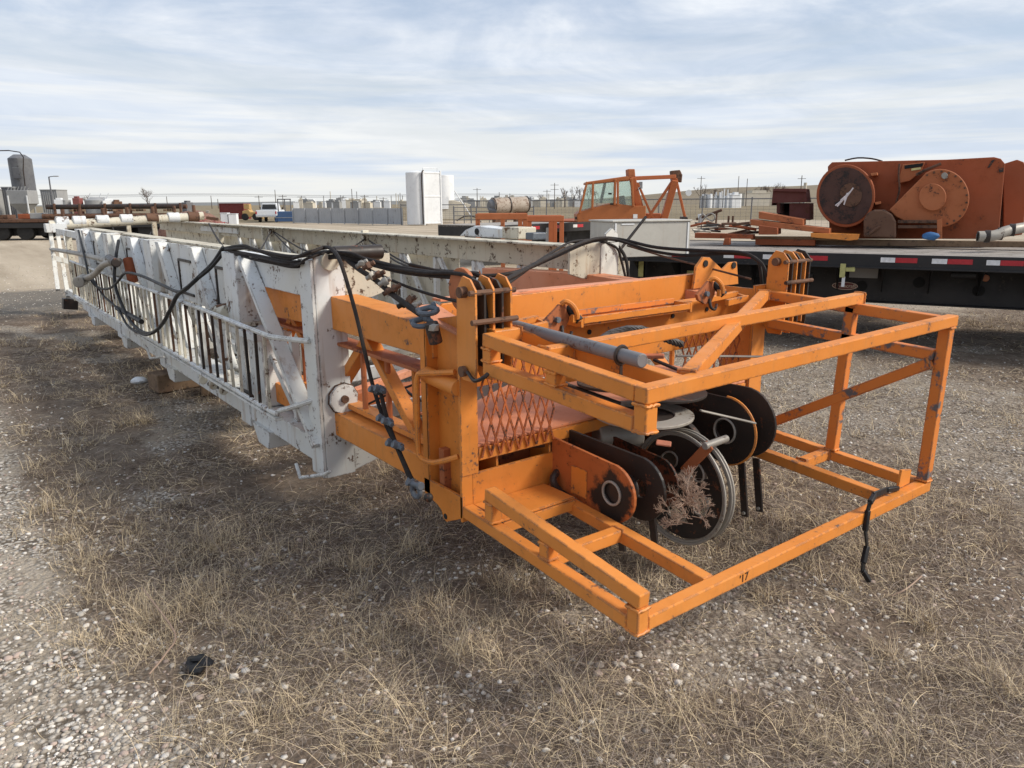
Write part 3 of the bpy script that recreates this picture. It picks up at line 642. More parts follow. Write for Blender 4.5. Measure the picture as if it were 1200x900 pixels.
MB().tube([at(653,553,X=-2.40),at(648,562,X=-2.38),at(655,575,X=-2.37),at(668,580,X=-2.36)],.017,8,4).build('curved_keeper',BLACKST,CR,0,True)
pk=MB().prism([(-.05,-.04),(.05,-.05),(.06,.02),(.0,.07),(-.05,.04)],at(652,575,X=-2.41),(0,1,0),(0,0,1),(.012,0,0)).build('side_lug',ORANGE_DARK,CR,.002)
# -- inner telescoping body running back inside the white section
XI=-4.95
for Y0,nm in ((1.66,'inner'),(3.50,'inner')):
    s=.0
    MB().prism([(-2.68,1.05),(-2.68,1.19),(-3.75,1.225),(XI,1.19),(XI,1.0),(-3.75,1.045)],(0,Y0-.03 if Y0<2 else Y0,0),(1,0,0),(0,0,1),(0,.16,0)).build('top_chord',ORANGE_SHELF if Y0>2 else ORANGE,CR,.005)
    MB().box(XI,-2.70,Y0-.01,Y0+.11,.955,.972).build('angle_rail',ORANGE_DARK,CR,.002)
    MB().box(XI,-2.70,Y0-.05,Y0+.12,.455,.585).build('bottom_chord',ORANGE,CR,.005)
    MB().box(XI,-2.75,Y0+.02,Y0+.10,.60,.63).build('sole_angle',ORANGE,CR,.002)
    for k in range(7):
        x=-2.98-.27*k
        MB().cyl((x,Y0+.05,.60),(x,Y0+.05,.96),.016,seg=8).build('lattice_rod',ORANGE_DARK if k%3 else ORANGE,CR,0,True)
    for k in range(2):
        x=-2.95-1.0*k
        pbar('lattice_diagonal',(x,Y0+.06,.60),(x-.5,Y0+.06,1.02),.05,.07,ORANGE,ref=(0,1,0))
        pbar('lattice_diagonal',(x-1.0,Y0+.06,.60),(x-.5,Y0+.06,1.02),.05,.07,ORANGE,ref=(0,1,0))
for k in range(2):
    x=-3.1-1.0*k
    MB().box(x-.08,x,1.78,3.48,.47,.56).build('cross_member',ORANGE_DARK,CR,.004)
    pbar('floor_diagonal',(x-.06,1.78,.52),(x-.95,3.48,.52),.06,.05,ORANGE_SHELF)
# handwritten digits on the end rail
text("'17",.045,'painted_digits',BLACKST,CR,Matrix.Translation((XE+.0275,2.16,.368))@Matrix.Rotation(math.pi/2,4,'Z')@Matrix.Rotation(math.pi/2,4,'X')@Matrix.Rotation(.06,4,'Z'),.0005)
# bolts on bottom interior
for y in (1.83,1.90): MB().cyl((-2.598,y,.55),(-2.585,y,.552),.013,seg=8).build('bolt',BLACKST,CR,.001)
# ================================================================== WHITE MAST SECTION
MS=thing('mast_section','long rusty white box-lattice mast section lying on timbers on dry grass','mast section',(-9,2.65,0))
def wb(name,p,q,w,h=None,ref=(0,0,1),mat=WHITE,par=None,bv=.004): return MB().bar(p,q,w,h,ref).build(name,mat,par or MS,bv)
XB=-11.9
for Y0,Y1,m_ in ((1.58,1.64,WHITE),(3.80,3.86,WHITE_DIRTY)):
    MB().box(-17 if Y0>2 else -4.85,-3.74,Y0,Y1,1.205,1.40).build('top_chord',m_,MS,.004)
    MB().box(XB,-3.74,Y0-.05,Y1+.10,.285,.425).build('bottom_chord',WHITE,MS,.005)
MB().box(XB,-3.74,1.645,1.79,1.385,1.40).build('top_flange',WHITE_DIRTY,MS,.003)
MB().box(-17,-5.9,3.905,3.92,.55,1.20).build('side_panel',WHITE_DIRTY,MS,.003);MB().box(-17,-3.74,3.66,3.798,1.385,1.40).build('top_flange',WHITE_DIRTY,MS,.003)
# end portal
def portal(sg,y):
    a=y
    MB().box(-3.735,-3.70,a-.07*(sg<0)*0,a+.17*sg,.215,1.44).build('portal_column_face',WHITE,MS,.003)
    MB().box(-3.86,-3.736,a+.0,a+.02*sg,.25,1.42).build('portal_column_side',WHITE,MS,.003)
    MB().prism([(0,1.23),(0,1.435),(.28,1.435),(.28,1.235),(.16,1.20),(.05,1.19)],(-3.728,a+.172*sg,0),(0,sg,0),(0,0,1),(.02,0,0)).build('portal_gusset',WHITE_DIRTY,MS,.003)
    MB().prism([(0,.225),(0,.44),(.20,.405),(.20,.275)],(-3.728,a+.172*sg,0),(0,sg,0),(0,0,1),(.02,0,0)).build('portal_foot',WHITE,MS,.003)
portal(1,1.545);portal(-1,3.79)
MB().prism([(-3.86,.22),(-3.70,.22),(-3.70,1.42),(-3.86,1.42)],(0,1.525,0),(1,0,0),(0,0,1),(0,.018,0)).build('portal_side_plate',WHITE,MS,.003)
MB().cyl((-3.70,1.66,1.445),(-3.70,1.94,1.445),.04,seg=20).build('roller',BLACKST,MS,.004,True)
MB().prism(circ(.05,14),(-3.69,1.63,1.41),(0,1,0),(0,0,1),(.02,0,0)).build('roller_lug',WHITE_DIRTY,MS,.002)
MB().prism([(.06,.0),(.06,.06),(.0,.10),(-.06,.06),(-.06,0)],(-3.72,3.72,1.43),(0,1,0),(0,0,1),(.02,0,0)).build('lifting_lug',WHITE,MS,.002)
cp=at(397,485,Y=1.52)
o=MB().prism([(.085*math.cos(a+.2),.085*math.sin(a+.2)) for a in np.linspace(0,2*math.pi,11)[:-1]],(-3.695,1.66,.66),(0,1,0),(0,0,1),(.022,0,0)).build('round_cover',WHITE,MS,.004)
MB().tube([(-3.690,1.66+.085*math.cos(a+.2),.66+.085*math.sin(a+.2)) for a in np.linspace(0,2*math.pi,11)],.007,6,1).build('weld_bead',RUST,o,0,True)
MB().cyl((-3.675,1.66,.66),(-3.655,1.66,.66),.022,seg=10).build('bolt',RUST,o,.002)
# sloping braces
def brace(x0,z0,x1,z1,y=1.53,w=.09): wb('diagonal_brace',(x0,y,z0),(x1,y,z1),.035,w,ref=(0,1,0))
brace(-4.74,1.38,-3.74,.40)
# side boxes: post with outer face, panels between
posts=[-4.98,-7.3,-9.3,-11.3]
for i,x in enumerate(posts):
    MB().box(x-.13,x+.13,1.50,1.69,.94,1.40).build('side_box',WHITE,MS,.006)
    if i==0:
        MB().box(x-.28,x+.45,1.47,1.72,.875,.925).build('side_shelf',WHITE,MS,.006)
        MB().box(x-.28,x+.18,1.46,1.70,.93,.955).build('shelf_pad',WHITE_DIRTY,MS,.004)
        MB().cyl((x-.33,1.50,.97),(x-.10,1.50,.99),.055,seg=14).build('pulley_block',WHITE_DIRTY,MS,.006,True)
        MB().prism(circ(.075,18),(x-.22,1.52,1.0),(1,0,.1),(0,1,.1),(0,0,.02)).build('pulley',WHITE_DIRTY,MS,.004)
        MB().prism(circ(.06,18),(x-.22,1.52,1.025),(1,0,.1),(0,1,.1),(0,0,.018)).build('pulley',RUST,MS,.004)
        MB().box(x+.12,x+.38,1.54,1.70,.43,.872).build('side_box',WHITE,MS,.006)
        MB().box(x-.20,x-.04,1.56,1.70,.43,.872).build('side_box',WHITE,MS,.006)
    MB().box(x-.10,x+.10,1.52,1.62,.24,.93 if i else .44).build('side_post',WHITE,MS,.005)
    MB().prism([(-.16,.30),(.16,.30),(.12,.18),(-.06,.18)],(x+.35,1.50,0),(1,0,0),(0,0,1),(0,.14,0)).build('foot_bracket',WHITE,MS,.005)
for i in range(len(posts)-1):
    a,b=posts[i+1]+.13,posts[i]-.13
    MB().box(a-.05,b+.05,1.60,1.615,.93,1.385).build('side_panel',WHITE,MS,.002)
    n=2
    for k in range(n):
        u=a+(b-a)*k/n;v_=a+(b-a)*(k+.5)/n
        MB().prism([(u+.10,1.39),(u+.22,1.39),(v_+.34,.56),(v_+.24,.56)],(0,1.52,0),(1,0,0),(0,0,1),(0,.078,0)).build('sloping_rib',WHITE,MS,.005)
        # rectangular recess frame
        q=MB();X0,X1,Z0,Z1=v_+.02,v_+.40,.99,1.26
        for p_,q_ in (((X0,Z0),(X0,Z1)),((X0,Z1),(X1,Z1)),((X0,Z0),(X1,Z0))): q.bar((p_[0],1.597,p_[1]),(q_[0],1.597,q_[1]),.020,.016,ref=(0,1,0))
        q.build('recess_edge',BLACKST,MS,0)
# lattice under panels and along far side
for Y0,yo in ((1.60,0),(3.83,0)):
    k=0;x=-4.2
    while x>XB:
        hi=1.2 if Y0>2 else .92
        wb('lattice_post',(x,Y0,.425),(x,Y0,hi),.05,.05,ref=(0,1,0));wb('lattice_diagonal',(x,Y0+.01,.43),(x-.62,Y0+.01,hi),.05,.035,ref=(0,1,0));x-=.66;k+=1
x=-4.3
while x>XB:
    MB().box(x-.07,x,1.70,3.74,.30,.40).build('bottom_cross_member',WHITE,MS,.004);x-=1.1
for x in (-5.6,-8.0,-10.4,-12.8):
    MB().box(x-.5,x,1.75,3.7,.41,.47).build('inner_plate',WHITE_DIRTY,MS,.004)
# interior sheet seen through the ladder
for x in (-5.3,-6.1,-7.0,-8.4):
    MB().box(x-.4,x,2.1,2.13,.45,.85).build('inner_box',WHITE,MS,.004)
rr_=random.Random(4)
for k in range(22):
    x=-5.3-.28*k;y=rr_.uniform(1.75,2.5);z=rr_.uniform(.45,.7);h=rr_.uniform(.03,.25);l_=rr_.uniform(.1,.5)
    MB().box(x-l_,x,y,y+.08,z,z+h).build('inner_fitting',[WHITE,BLACKST,WHITE_DIRTY,WHITE,RUST][k%5],MS,.005)
for k in range(5):
    x=-5.0-1.0*k;MB().tube([(x,1.72,.85),(x-.1,1.70,.68),(x-.35,1.72,.60),(x-.5,1.75,.75)],.012,6,4).build('inner_hose',RUBBER,MS,0,True)
# ladder along the side
LD=MB();
near=Vector((-3.72,1.56,.99))
LD.tube([(-3.76,1.52,.985),(-3.98,1.41,.99),(-4.2,1.40,.99),(-5.8,1.40,1.0),(-8.7,1.40,.99),(-11.5,1.41,.98)],.015,8,4)
LD.tube([(-3.76,1.56,.665),(-4.02,1.42,.56),(-4.2,1.40,.54),(-6,1.40,.545),(-8.7,1.40,.53),(-11.5,1.41,.52)],.015,8,4)
LD.box(-11.5,-4.0,1.385,1.43,.505,.525)
ladder=LD.build('side_ladder',WHITE,MS,.002,True)
x=-4.12
while x>-11.4:
    MB().bar((x,1.40,.55),(x+random.uniform(-.02,.02),1.40,.985),.018,.012,ref=(1,0,0)).build('rung',(BLACKST,RUST,WHITE_DIRTY)[random.choice((0,0,1,1,2) if x>-5.6 else (1,2,2,2,2))],ladder,.002);x-=.165
# stakes on the far chord
for px,py0,py1 in ((312,268,300),(320,270,300),(429,272,302),(155,262,300),(185,262,300)):
    p=at(px,py1,Y=3.72 if px>250 else 2.9);q=at(px,py0,Y=3.72 if px>250 else 2.9)
    wb('stake',(p.x,p.y,1.2),(p.x,p.y,q.z+.02),.07,.05,mat=WHITE_DIRTY)
MB().prism([(0,0),(.9,0),(.9,.07),(.25,.10),(.1,.06)],(-5.95,3.95,1.40),(1,0,0),(0,0,1),(0,.2,0)).build('hinge_box',WHITE,MS,.01)
MB().cyl((-5.65,3.945,1.45),(-5.65,3.94,1.45),.03,seg=12).build('hinge_hole',DARKIN,MS,0)
MB().box(-5.25,-5.02,3.93,4.13,1.40,1.50).build('hinge_block',WHITE_DIRTY,MS,.01)
MB().box(-4.95,-4.85,3.95,4.1,1.40,1.46).build('hinge_foot',BLUEGREY,MS,.01)
# far end: transverse racking pipe and legs
def d14(px,py,X=-14.2): return at(px,py,X=X)
a=d14(58,264);b=d14(238,253)
MB().tube([a,d14(100,262),d14(150,259),d14(200,256),b],.075,12,3).build('racking_pipe',WHITE_DIRTY,MS,0,True)
for px in (75,95,122,150,180,205,228):
    p=d14(px,263-px*.04); MB().cyl(p-Vector((0,.12,0)),p+Vector((0,.07,0)),.088,seg=14).build('pipe_collar',WHITE if px%4 else RUST,MS,.01,True)
    MB().cyl(p,p+Vector((0,0,.2)),.03,seg=8).build('pipe_stub',RUST,MS,0)
for (x0,y0),(x1,y1),w in (((59,270),(68,340),.06),((67,270),(80,348),.06),((76,270),(91,350),.08)):
    wb('end_leg',d14(x0,y0),d14(x1,y1,-13.6),w,w,mat=WHITE)
wb('end_crossbar',d14(61,302,-13.9),d14(88,308,-13.9),.08,.08)
MB().box(-14.3,-14.05,1.45,1.75,1.28,1.42).build('end_cap',WHITE,MS,.01)
wb('dropped_leg',d14(82,350,-13.6),d14(82,362,-13.6),.2,.2,mat=BLACKST)
[wb('end_rail',(-13.9,y_,z_),(-11.9,y_,z_),.07,.09) for y_ in (1.6,3.8) for z_ in (.36,1.3)];[wb('end_post',(-12.9,y_,.3),(-12.9,y_,1.3),.08,.1,mat=WHITE_DIRTY) for y_ in (1.6,3.8)]
# valve pipe sticking out through the ladder
vp=[at(95,328,Y=1.28),at(110,322,Y=1.3),at(122,310,Y=1.35),at(140,306,Y=1.42)]
o=MB().tube(vp,.032,12,5).build('valve_pipe',WORN,MS,0,True)
MB().cyl(at(92,331,Y=1.2),at(99,327,Y=1.3),.06,seg=18).build('valve_cap',WORN,o,.01,True)
MB().cyl(at(128,303,Y=1.45),at(136,308,Y=1.35),.045,seg=14).build('valve_body',BLACKST,o,.01,True)
MB().tube([at(60,292,Y=1.5),at(90,297,Y=1.47),at(120,304,Y=1.45),at(135,310,Y=1.45)],.03,8,4).build('rusty_pipe',WORN,MS,0,True)
MB().cyl(at(150,303,Y=1.52),at(156,330,Y=1.52),.05,seg=12).build('red_valve',RUSTOR,MS,.01,True)
# small bent steps projecting from the underside
for pts,yy in (([(387,552),(380,556),(352,560),(347,543)],1.45),([(192,418),(176,420),(172,407)],1.42)):
    MB().tube([at(p[0],p[1],Y=yy+.05*i*0) for i,p in enumerate(pts)],.010,8,1).build('bent_step',WHITE,MS,0,True)
MB().tube([at(245,450,Y=1.5),at(262,455,Y=1.45),at(285,458,Y=1.45),at(295,465,Y=1.45)],.016,8,4).build('black_pipe',BLACKST,MS,0,True)
for px in (238,250,262): MB().cyl(at(px,438+(px-238)*.5,Y=1.5),at(px,446+(px-238)*.5,Y=1.42),.03,seg=10).build('pipe_fitting',WHITE_DIRTY,MS,.004,True)
# timbers carrying the mast
def timber(name,lab,c,l,w,h,rz):
    F=frame(c,rz);o=MB(F).box(-l/2,l/2,-w/2,w/2,0,h).build(name,TIMBER,None,.012);tag(o,lab,'timber');return o
timber('timber_block','dark weathered timber under the mast beside a white stone',(-7.45,2.0,.0),.26,1.15,.17,.12)
timber('timber_block','short pale timber wedge under the white mast foot bracket',(-6.95,2.15,-.01),.22,.8,.16,-.2)
timber('timber_block','timber under the far end of the white mast',(-11.0,2.8,-.01),.3,1.8,.28,.0)
o=MB().blob(at(163,446,Z=.03),.07,3,2,.5).build('white_stone',CLEANWHITE,None,0,True);tag(o,'white stone lying in dry grass beside the dark timber','stone')
# ================================================================== HOSES, ROPES, SMALL LOOSE THINGS
def hash_(t_): return sum(ord(c)*(i+1) for i,c in enumerate(t_))
def rope(name,lab,cat,pts,r,mat=CABLE,group=None,wob=0):
    P=[at(p[0],p[1],Y=(1.512-.0015*(hash_(lab)%9) if 263<p[0]<363 and p[2]<1.7 else p[2])) for p in pts];o=MB().tube(P,r*.76,8,7,wob).build(name,mat,None,0,True);tag(o,lab,cat,group);return o
G='black cables draped over the mast'
bund=[(262,291,1.56),(285,288,1.6),(310,297,1.62),(340,304,1.62),(368,300,1.62),(385,293,1.64)]
rope('wire_cable','thick black cable from the roller down past the orange chord','cable',bund[:2]+[(300,293,1.6),(335,303,1.62),(362,296,1.62),(380,290,1.60),(390,293,1.58),(400,310,1.54),(416,364,1.52),(428,415,1.50),(437,452,1.50),(450,492,1.50),(464,522,1.50),(480,560,1.50),(486,575,1.5)],.013)
rope('wire_cable','black cable running from the white box over the roller to the near guide plates','cable',[(262,292,1.57),(300,299,1.6),(345,307,1.6),(375,298,1.63),(405,299,1.66),(440,310,1.68),(490,319,1.66),(530,320,1.65),(552,326,1.65),(566,345,1.66),(571,385,1.66),(571,400,1.66)],.011)
rope('wire_cable','black cable arching high over the near guide plates','cable',[(262,293,1.6),(300,301,1.63),(340,309,1.64),(380,302,1.66),(420,302,1.7),(460,316,1.72),(510,323,1.71),(545,320,1.70),(565,325,1.70),(577,345,1.70),(580,385,1.70),(580,398,1.7)],.011)
rope('wire_cable','black cable sagging below the others onto the guide plates','cable',[(270,297,1.6),(310,306,1.62),(350,309,1.6),(385,300,1.63),(410,305,1.66),(445,322,1.67),(480,337,1.66),(515,348,1.64),(545,355,1.60)],.009)
rope('wire_cable','black cable looping beside the roller on the white column','cable',[(268,294,1.58),(310,303,1.6),(345,311,1.58),(360,303,1.6),(385,296,1.62),(412,297,1.64),(430,305,1.66)],.010)
rope('wire_cable','black cable rising from the near guide plates over the far white column','cable',[(574,338,1.72),(600,324,1.95),(640,303,2.5),(680,285,3.2),(705,279,3.55),(730,281,3.72),(770,290,3.72),(830,294,3.74),(868,296,3.75),(885,303,3.75),(896,315,3.74),(902,345,3.74)],.014)
rope('wire_cable','second black cable beside it across the far white column','cable',[(480,310,2.0),(540,322,2.1),(600,320,2.3),(650,301,2.8),(690,284,3.4),(720,281,3.66),(760,293,3.72),(800,299,3.74),(850,297,3.76),(880,300,3.78),(890,310,3.78),(893,335,3.78)],.013)
rope('wire_cable','thin black cable steeply rising to the middle of the long cables','cable',[(590,336,1.8),(615,318,2.2),(640,300,2.7),(668,284,3.3),(690,281,3.6)],.010)
rope('wire_cable','black cable hanging down behind the far white column','cable',[(705,283,3.6),(720,285,3.8),(732,300,3.85),(736,320,3.85),(737,345,3.85)],.016)
rope('wire_cable','black cable hanging straight beside the one behind the far column','cable',[(700,281,3.6),(722,290,3.75),(728,305,3.8),(733,325,3.83)],.012)
rope('wire_cable','rusty thin cable from the far white column to the far guide plates','cable',[(735,288,3.8),(780,301,3.75),(830,314,3.7),(880,327,3.68)],.008,RUST)
for i_,dz_ in enumerate((4,8,-3)):
    rope('wire_cable',['lower black cable sagging along the bundle left of the roller','lowest slack cable in the bundle left of the roller','uppermost thin cable in the bundle left of the roller'][i_],'cable',[(264,291+i_,1.58),(290,294+dz_,1.57),(318,300+dz_,1.59),(345,304+dz_*1.1,1.57),(370,300+dz_,1.6),(392,297+dz_*.6,1.63),(425,304+dz_*.5,1.67),(470,315+dz_*.5,1.68),(520,322+dz_*.3,1.67),(556,326,1.68)],.009+.002*i_)
rope('dark_rod','straight dark rod leaning up from the cables towards the orange brace','rod',[(728,291,3.9),(757,254,4.1)],.014,BLACKST)
rope('hose','long black hose hanging in a loop over the side ladder','hose',[(262,290,1.55),(250,308,1.50),(237,321,1.45),(222,335,1.38),(208,346,1.35),(200,362,1.34),(190,380,1.34),(178,390,1.34),(165,388,1.34),(152,375,1.34),(142,355,1.34),(136,338,1.34),(134,322,1.36),(136,300,1.42),(139,282,1.5)],.020,RUBBER,'hoses on the ladder')
rope('hose','black hose curling along the top rail of the side ladder','hose',[(262,296,1.54),(247,314,1.48),(230,328,1.42),(212,342,1.36),(190,334,1.37),(165,323,1.37),(147,320,1.36),(138,330,1.34),(128,338,1.34),(115,337,1.34),(105,325,1.36),(100,305,1.4),(92,270,1.5)],.016,RUBBER,'hoses on the ladder')
rope('hose','lower black hose drooping beneath the ladder rail','hose',[(108,325,1.36),(120,345,1.34),(138,362,1.33),(150,382,1.33),(168,392,1.33),(178,391,1.33)],.014,RUBBER,'hoses on the ladder')
rope('hose','short black hose lying on the bottom ladder rail','hose',[(137,361,1.36),(150,368,1.36),(166,377,1.36)],.03,RUBBER)
for i,(a,b,c) in enumerate((((428,280),(410,292),(396,299)),((433,282),(462,305),(500,318)),((436,284),(480,310),(560,320)),((318,270),(310,285),(303,297)),((320,272),(340,292),(352,300)),((322,272),(350,290),(372,297)))):
    rope('wire_cable',['black cable from the rusty stake down to the roller','lower cable from the rusty stake toward the crown','upper cable from the rusty stake toward the crown','left cable of the twin white stakes','steeper right cable of the twin white stakes','longer right cable of the twin white stakes'][i],'cable',[(*a,3.7),(*b,3.2 if i in(0,) else 3.0),(*c,2.2)],.011)
for i,(a,b) in enumerate((((90,268),(101,300)),((177,272),(172,290)),((130,262),(141,282)),((245,262),(262,290)))):
    rope('wire_cable',['short dark cable hanging from the white racking pipe beside the end legs','dark cable hanging under the racking pipe stake','dark cable from the racking pipe to the side boxes','thin dark cable stretched up from the first side box'][i],'cable',[(*a,2.6 if i else 1.6),((a[0]+b[0])/2-1,(a[1]+b[1])/2,2.2 if i else 1.58),(*b,1.7 if i else 1.5)],.012)
rope('hose','thin dark hose crossing inside the orange lattice','hose',[(404,478,1.72),(425,476,1.75),(455,462,1.8),(492,448,1.85)],.008,RUBBER)
rope('hose','black hose sagging behind the orange lattice rods','hose',[(470,452,2.2),(490,468,2.2),(520,476,2.2)],.012,RUBBER)
# hanging wire rope: clamps + shackle
def shackle(c,r,ax,dn,par,mat=BLUEGREY,rt=.011):
    c=Vector(c);ax=Vector(ax).normalized();dn=Vector(dn).normalized()
    pts=[c+ax*r*.6]+[c+ax*r*math.cos(a)+dn*(r*.9+r*math.sin(a)) for a in np.linspace(0,math.pi,9)]+[c-ax*r*.6]
    MB().tube(pts,rt,8,2).build('shackle_bow',mat,par,0,True)
    MB().cyl(c+ax*r*1.0,c-ax*r*1.0,rt*1.1,seg=10).build('shackle_pin',mat,par,.001,True)
    MB().cyl(c+ax*r*1.0,c+ax*r*1.45,rt*1.7,seg=10).build('shackle_nut',mat,par,.002,True)
HR=MB().tube([at(p[0],p[1],Y=1.475) for p in [(445,455),(452,485),(462,515),(478,552),(487,570)]],.010,8,5).build('wire_rope_tail',CABLE,None,0,True)
tag(HR,'doubled wire rope tail with clamps and shackle hanging by the orange bottom chord','wire rope')
for px,py in ((440,457),(446,456),(449,491),(455,494),(460,520),(467,522),(484,566)):
    p=at(px,py,Y=1.47);MB().cyl(p-Vector((.035,0,-.008)),p+Vector((.035,0,-.008)),.011,seg=10).cyl(p-Vector((.0,.03,-.01)),p+Vector((.0,.02,-.01)),.014,seg=8).blob(p,.02,px,1).build('rope_clamp',BLUEGREY,HR,.001,True)
p=at(487,568,Y=1.46);shackle(p,.028,(1,.1,.1),(.1,0,-1),HR);MB().blob(at(502,583,Y=1.46),.02,4,2,1,.05).build('shackle_ball',BLACKST,HR,0,True)
# clipped rope on the top chord
TR=MB().tube([at(*p[:2],Y=p[2]) for p in [(402,300,1.66),(420,315,1.64),(440,328,1.62),(460,345,1.6),(478,358,1.58),(492,368,1.57)]],.013,8,5).build('clipped_wire_rope',CABLE,None,0,True)
tag(TR,'wire rope with row of rusty clips ending in grey shackles above the orange chord','wire rope')
for px,py in ((424,309),(432,311),(436,323),(444,322),(451,330),(456,341),(462,338),(473,356),(480,352),(487,358)):
    p=at(px,py,Y=1.60);MB().cyl(p-Vector((.02,.02,.015)),p+Vector((.02,.02,.015)),.011,seg=8).blob(p,.02,px,1).build('rope_clip',[RUST,WORN,CABLE][px%3],TR,.001,True)
shackle(at(497,362,Y=1.56),.035,(.3,.9,.2),(1,0,-.15),TR);shackle(at(490,375,Y=1.54),.035,(.3,.9,.2),(1,0,-.25),TR)
MB().cyl(at(505,378,Y=1.53),at(511,402,Y=1.55),.028,seg=12).build('grey_sleeve',BLACKST,TR,.003,True)
MB().blob(at(508,384,Y=1.51),.022,6,1).build('shackle_nut',WORN,TR,0,True)
# thick lang-lay rope over the beam
rp=[(700,401,2.25),(716,391,2.35),(735,386,2.45),(752,386,2.55),(768,391,2.62),(785,399,2.7),(800,404,2.78)]
P=[at(a,b,Y=c) for a,b,c in rp];M=MB()
ctr=[]
for i in range(len(P)-1):
    for k in range(10): ctr.append(P[i].lerp(P[i+1],k/10))
for s in range(5):
    q=[];
    for i,c_ in enumerate(ctr):
        d=(ctr[min(i+1,len(ctr)-1)]-ctr[max(i-1,0)]).normalized();a_=d.orthogonal().normalized();b_=d.cross(a_);an=i*.45+s*2*math.pi/5
        q.append(c_+a_*.011*math.cos(an)+b_*.011*math.sin(an))
    M.tube(q,.0085,5,1)
o=M.build('stranded_wire_rope',paint('rope_grey',(.06,.055,.055),(.10,.09,.085),rust=(.03,.025,.02),spots=.55,rough=.5,sc=5),None,0,True);tag(o,'thick stranded grey wire rope curving over the front of the crown beam','wire rope')
# grey pipe resting on the basket
a=at(590,378,Y=1.86);b=at(753,423,Z=1.215)
pp=MB().cyl(a,b,.0235,seg=20).build('grey_pipe',GREYPIPE,None,.004,True);tag(pp,'grey steel pipe lying across the top rails of the orange basket','pipe')
d=(b-a).normalized();c=b-d*.11
MB().tube([c+Vector((0,.03*math.cos(u),.03*math.sin(u))) for u in np.linspace(0,2*math.pi,17)],.006,6,1).build('band',BLACKST,pp,0,True)
MB().bar(c-Vector((0,0,.03)),c-Vector((0,0,.12)),.012,.004).build('band_tail',BLACKST,pp,0)
# black strap hanging to the ground
P=[at(1052,572,X=-1.47),at(1040,574,X=-1.47),at(1025,580,X=-1.45),at(1020,588,X=-1.42),at(1017,598,X=-1.425),at(1014,620,X=-1.42),at(1016,640,X=-1.43),at(1012,658,X=-1.42),at(1011,668,X=-1.42),at(1018,680,X=-1.40)]
M=MB()
for i in range(len(P)-1):
    M.bar(P[i],P[i+1]+(P[i+1]-P[i])*.1,.032 if i%2 else .022,.008 if i%2 else .02,ref=(1,0,.1*i))
o=M.build('black_strap',RUBBER,None,.004,True);tag(o,'twisted black strap tied to the end rail and hanging down to the ground','strap')
# tumbleweed caught at the sheave
M=MB();rr=random.Random(5);c0=at(808,585,X=-1.80)
def twig(p,d,l,r,lv):
    q=p+d*l;M.bar(p,q,r,r)
    if lv<=0: return
    for _ in range(4 if lv>1 else 3): 
        nd=(d+Vector((rr.uniform(-1,1),rr.uniform(-1,1),rr.uniform(-.7,1)))*.75).normalized();twig(p+d*l*rr.uniform(.35,1),nd,l*.66,r*.72,lv-1)
for _ in range(26):
    c1_=c0+Vector((rr.uniform(-.05,.05),rr.uniform(-.07,.07),rr.uniform(-.12,.06)))
    d=Vector((rr.uniform(-.8,.8),rr.uniform(-.9,.7),rr.uniform(-.2,1))).normalized();twig(c1_,d,rr.uniform(.03,.075),.0026,3)
o=M.build('tumbleweed',TWIG,None,0);tag(o,'dry pinkish tumbleweed caught against the big black sheave','tumbleweed')
# litter twigs and dark rag in the grass
for (pts,lab) in (([(1045,698),(1062,690),(1080,675)],'pale curved twig right of the strap end'),([(175,790),(195,765),(205,742),(175,700),(168,690)],'long dead weed stalk in the left foreground'),([(790,628),(800,612),(812,630),(820,642)],'pale bent stick in front of the sheaves')):
    o=MB().tube([at(a,b,Z=.03+.02*(i%2)) for i,(a,b) in enumerate(pts)],.0035,5,4).build('dry_twig',TWIG,None,0);tag(o,lab,'twig')
o=MB().blob(at(228,777,Z=.012),(.05,.032,.014),9,3,1,.8).blob(at(234,775,Z=.016),(.03,.03,.012),3,3,1,.9).build('dark_rag',RUBBER,None,0,True);tag(o,'small dark crumpled rag in the grass at lower left','rag')
# ================================================================== NEAR TRAILER
T0=Vector((-6.9,7.31,0));TA=Vector((.906,.4235,0)).normalized();TN=Vector((-TA.y,TA.x,0));TRZ=math.atan2(TA.y,TA.x)
TM=frame(T0,TRZ)
def trw(px,py,t): d=ray(px,py);k=((T0-CAM).dot(TN)+t)/d.dot(TN);return CAM+d*k
def trp(px,py,t):
    p=trw(px,py,t);return (p-T0).dot(TA),p.z
TR_=thing('flatbed_trailer','long black flatbed trailer with grey plank deck carrying orange winch machinery','trailer',T0,TRZ)
L0,L1=-.25,13.5
MB(TM).box(L0,L1,.06,2.5,1.055,1.10).build('deck',WOODDECK,TR_,.004)
for k in range(9):
    MB(TM).box(L0,L1,.08+.27*k,.08+.27*k+.008,1.098,1.1015).build('plank_gap',DARKIN,TR_,0)
MB(TM).box(L0,L1,0,.055,.95,1.108).box(L0,L1,-.02,.0,.945,.965).build('side_rail',TRBLACK,TR_,.004)
MB(TM).box(L0,L1,2.5,2.56,.95,1.108).build('side_rail',TRBLACK,TR_,.004)
MB(TM).box(L0+.02,L1,.62,.64,.50,.95).box(L0+.02,L1,.54,.72,.485,.50).build('main_beam',TRBLACK,TR_,.003)
MB(TM).box(L0+.02,L1,1.90,1.92,.50,.95).box(L0+.02,L1,1.82,2.0,.485,.50).build('main_beam',TRBLACK,TR_,.003)
for k in range(26):
    s=L0+.25+.5*k
    MB(TM).prism([(.06,.94),(.60,.94),(.60,.62)],(s,0,0),(0,1,0),(0,0,1),(.012,0,0)).build('outrigger',TRBLACK,TR_,.001)
for k in range(15):
    s=.3+.62*k
    MB(TM).cyl((s,.619,.68+.07*(k%2)),(s,.612,.68+.07*(k%2)),.065,seg=18).build('beam_hole',DARKIN,TR_,0)
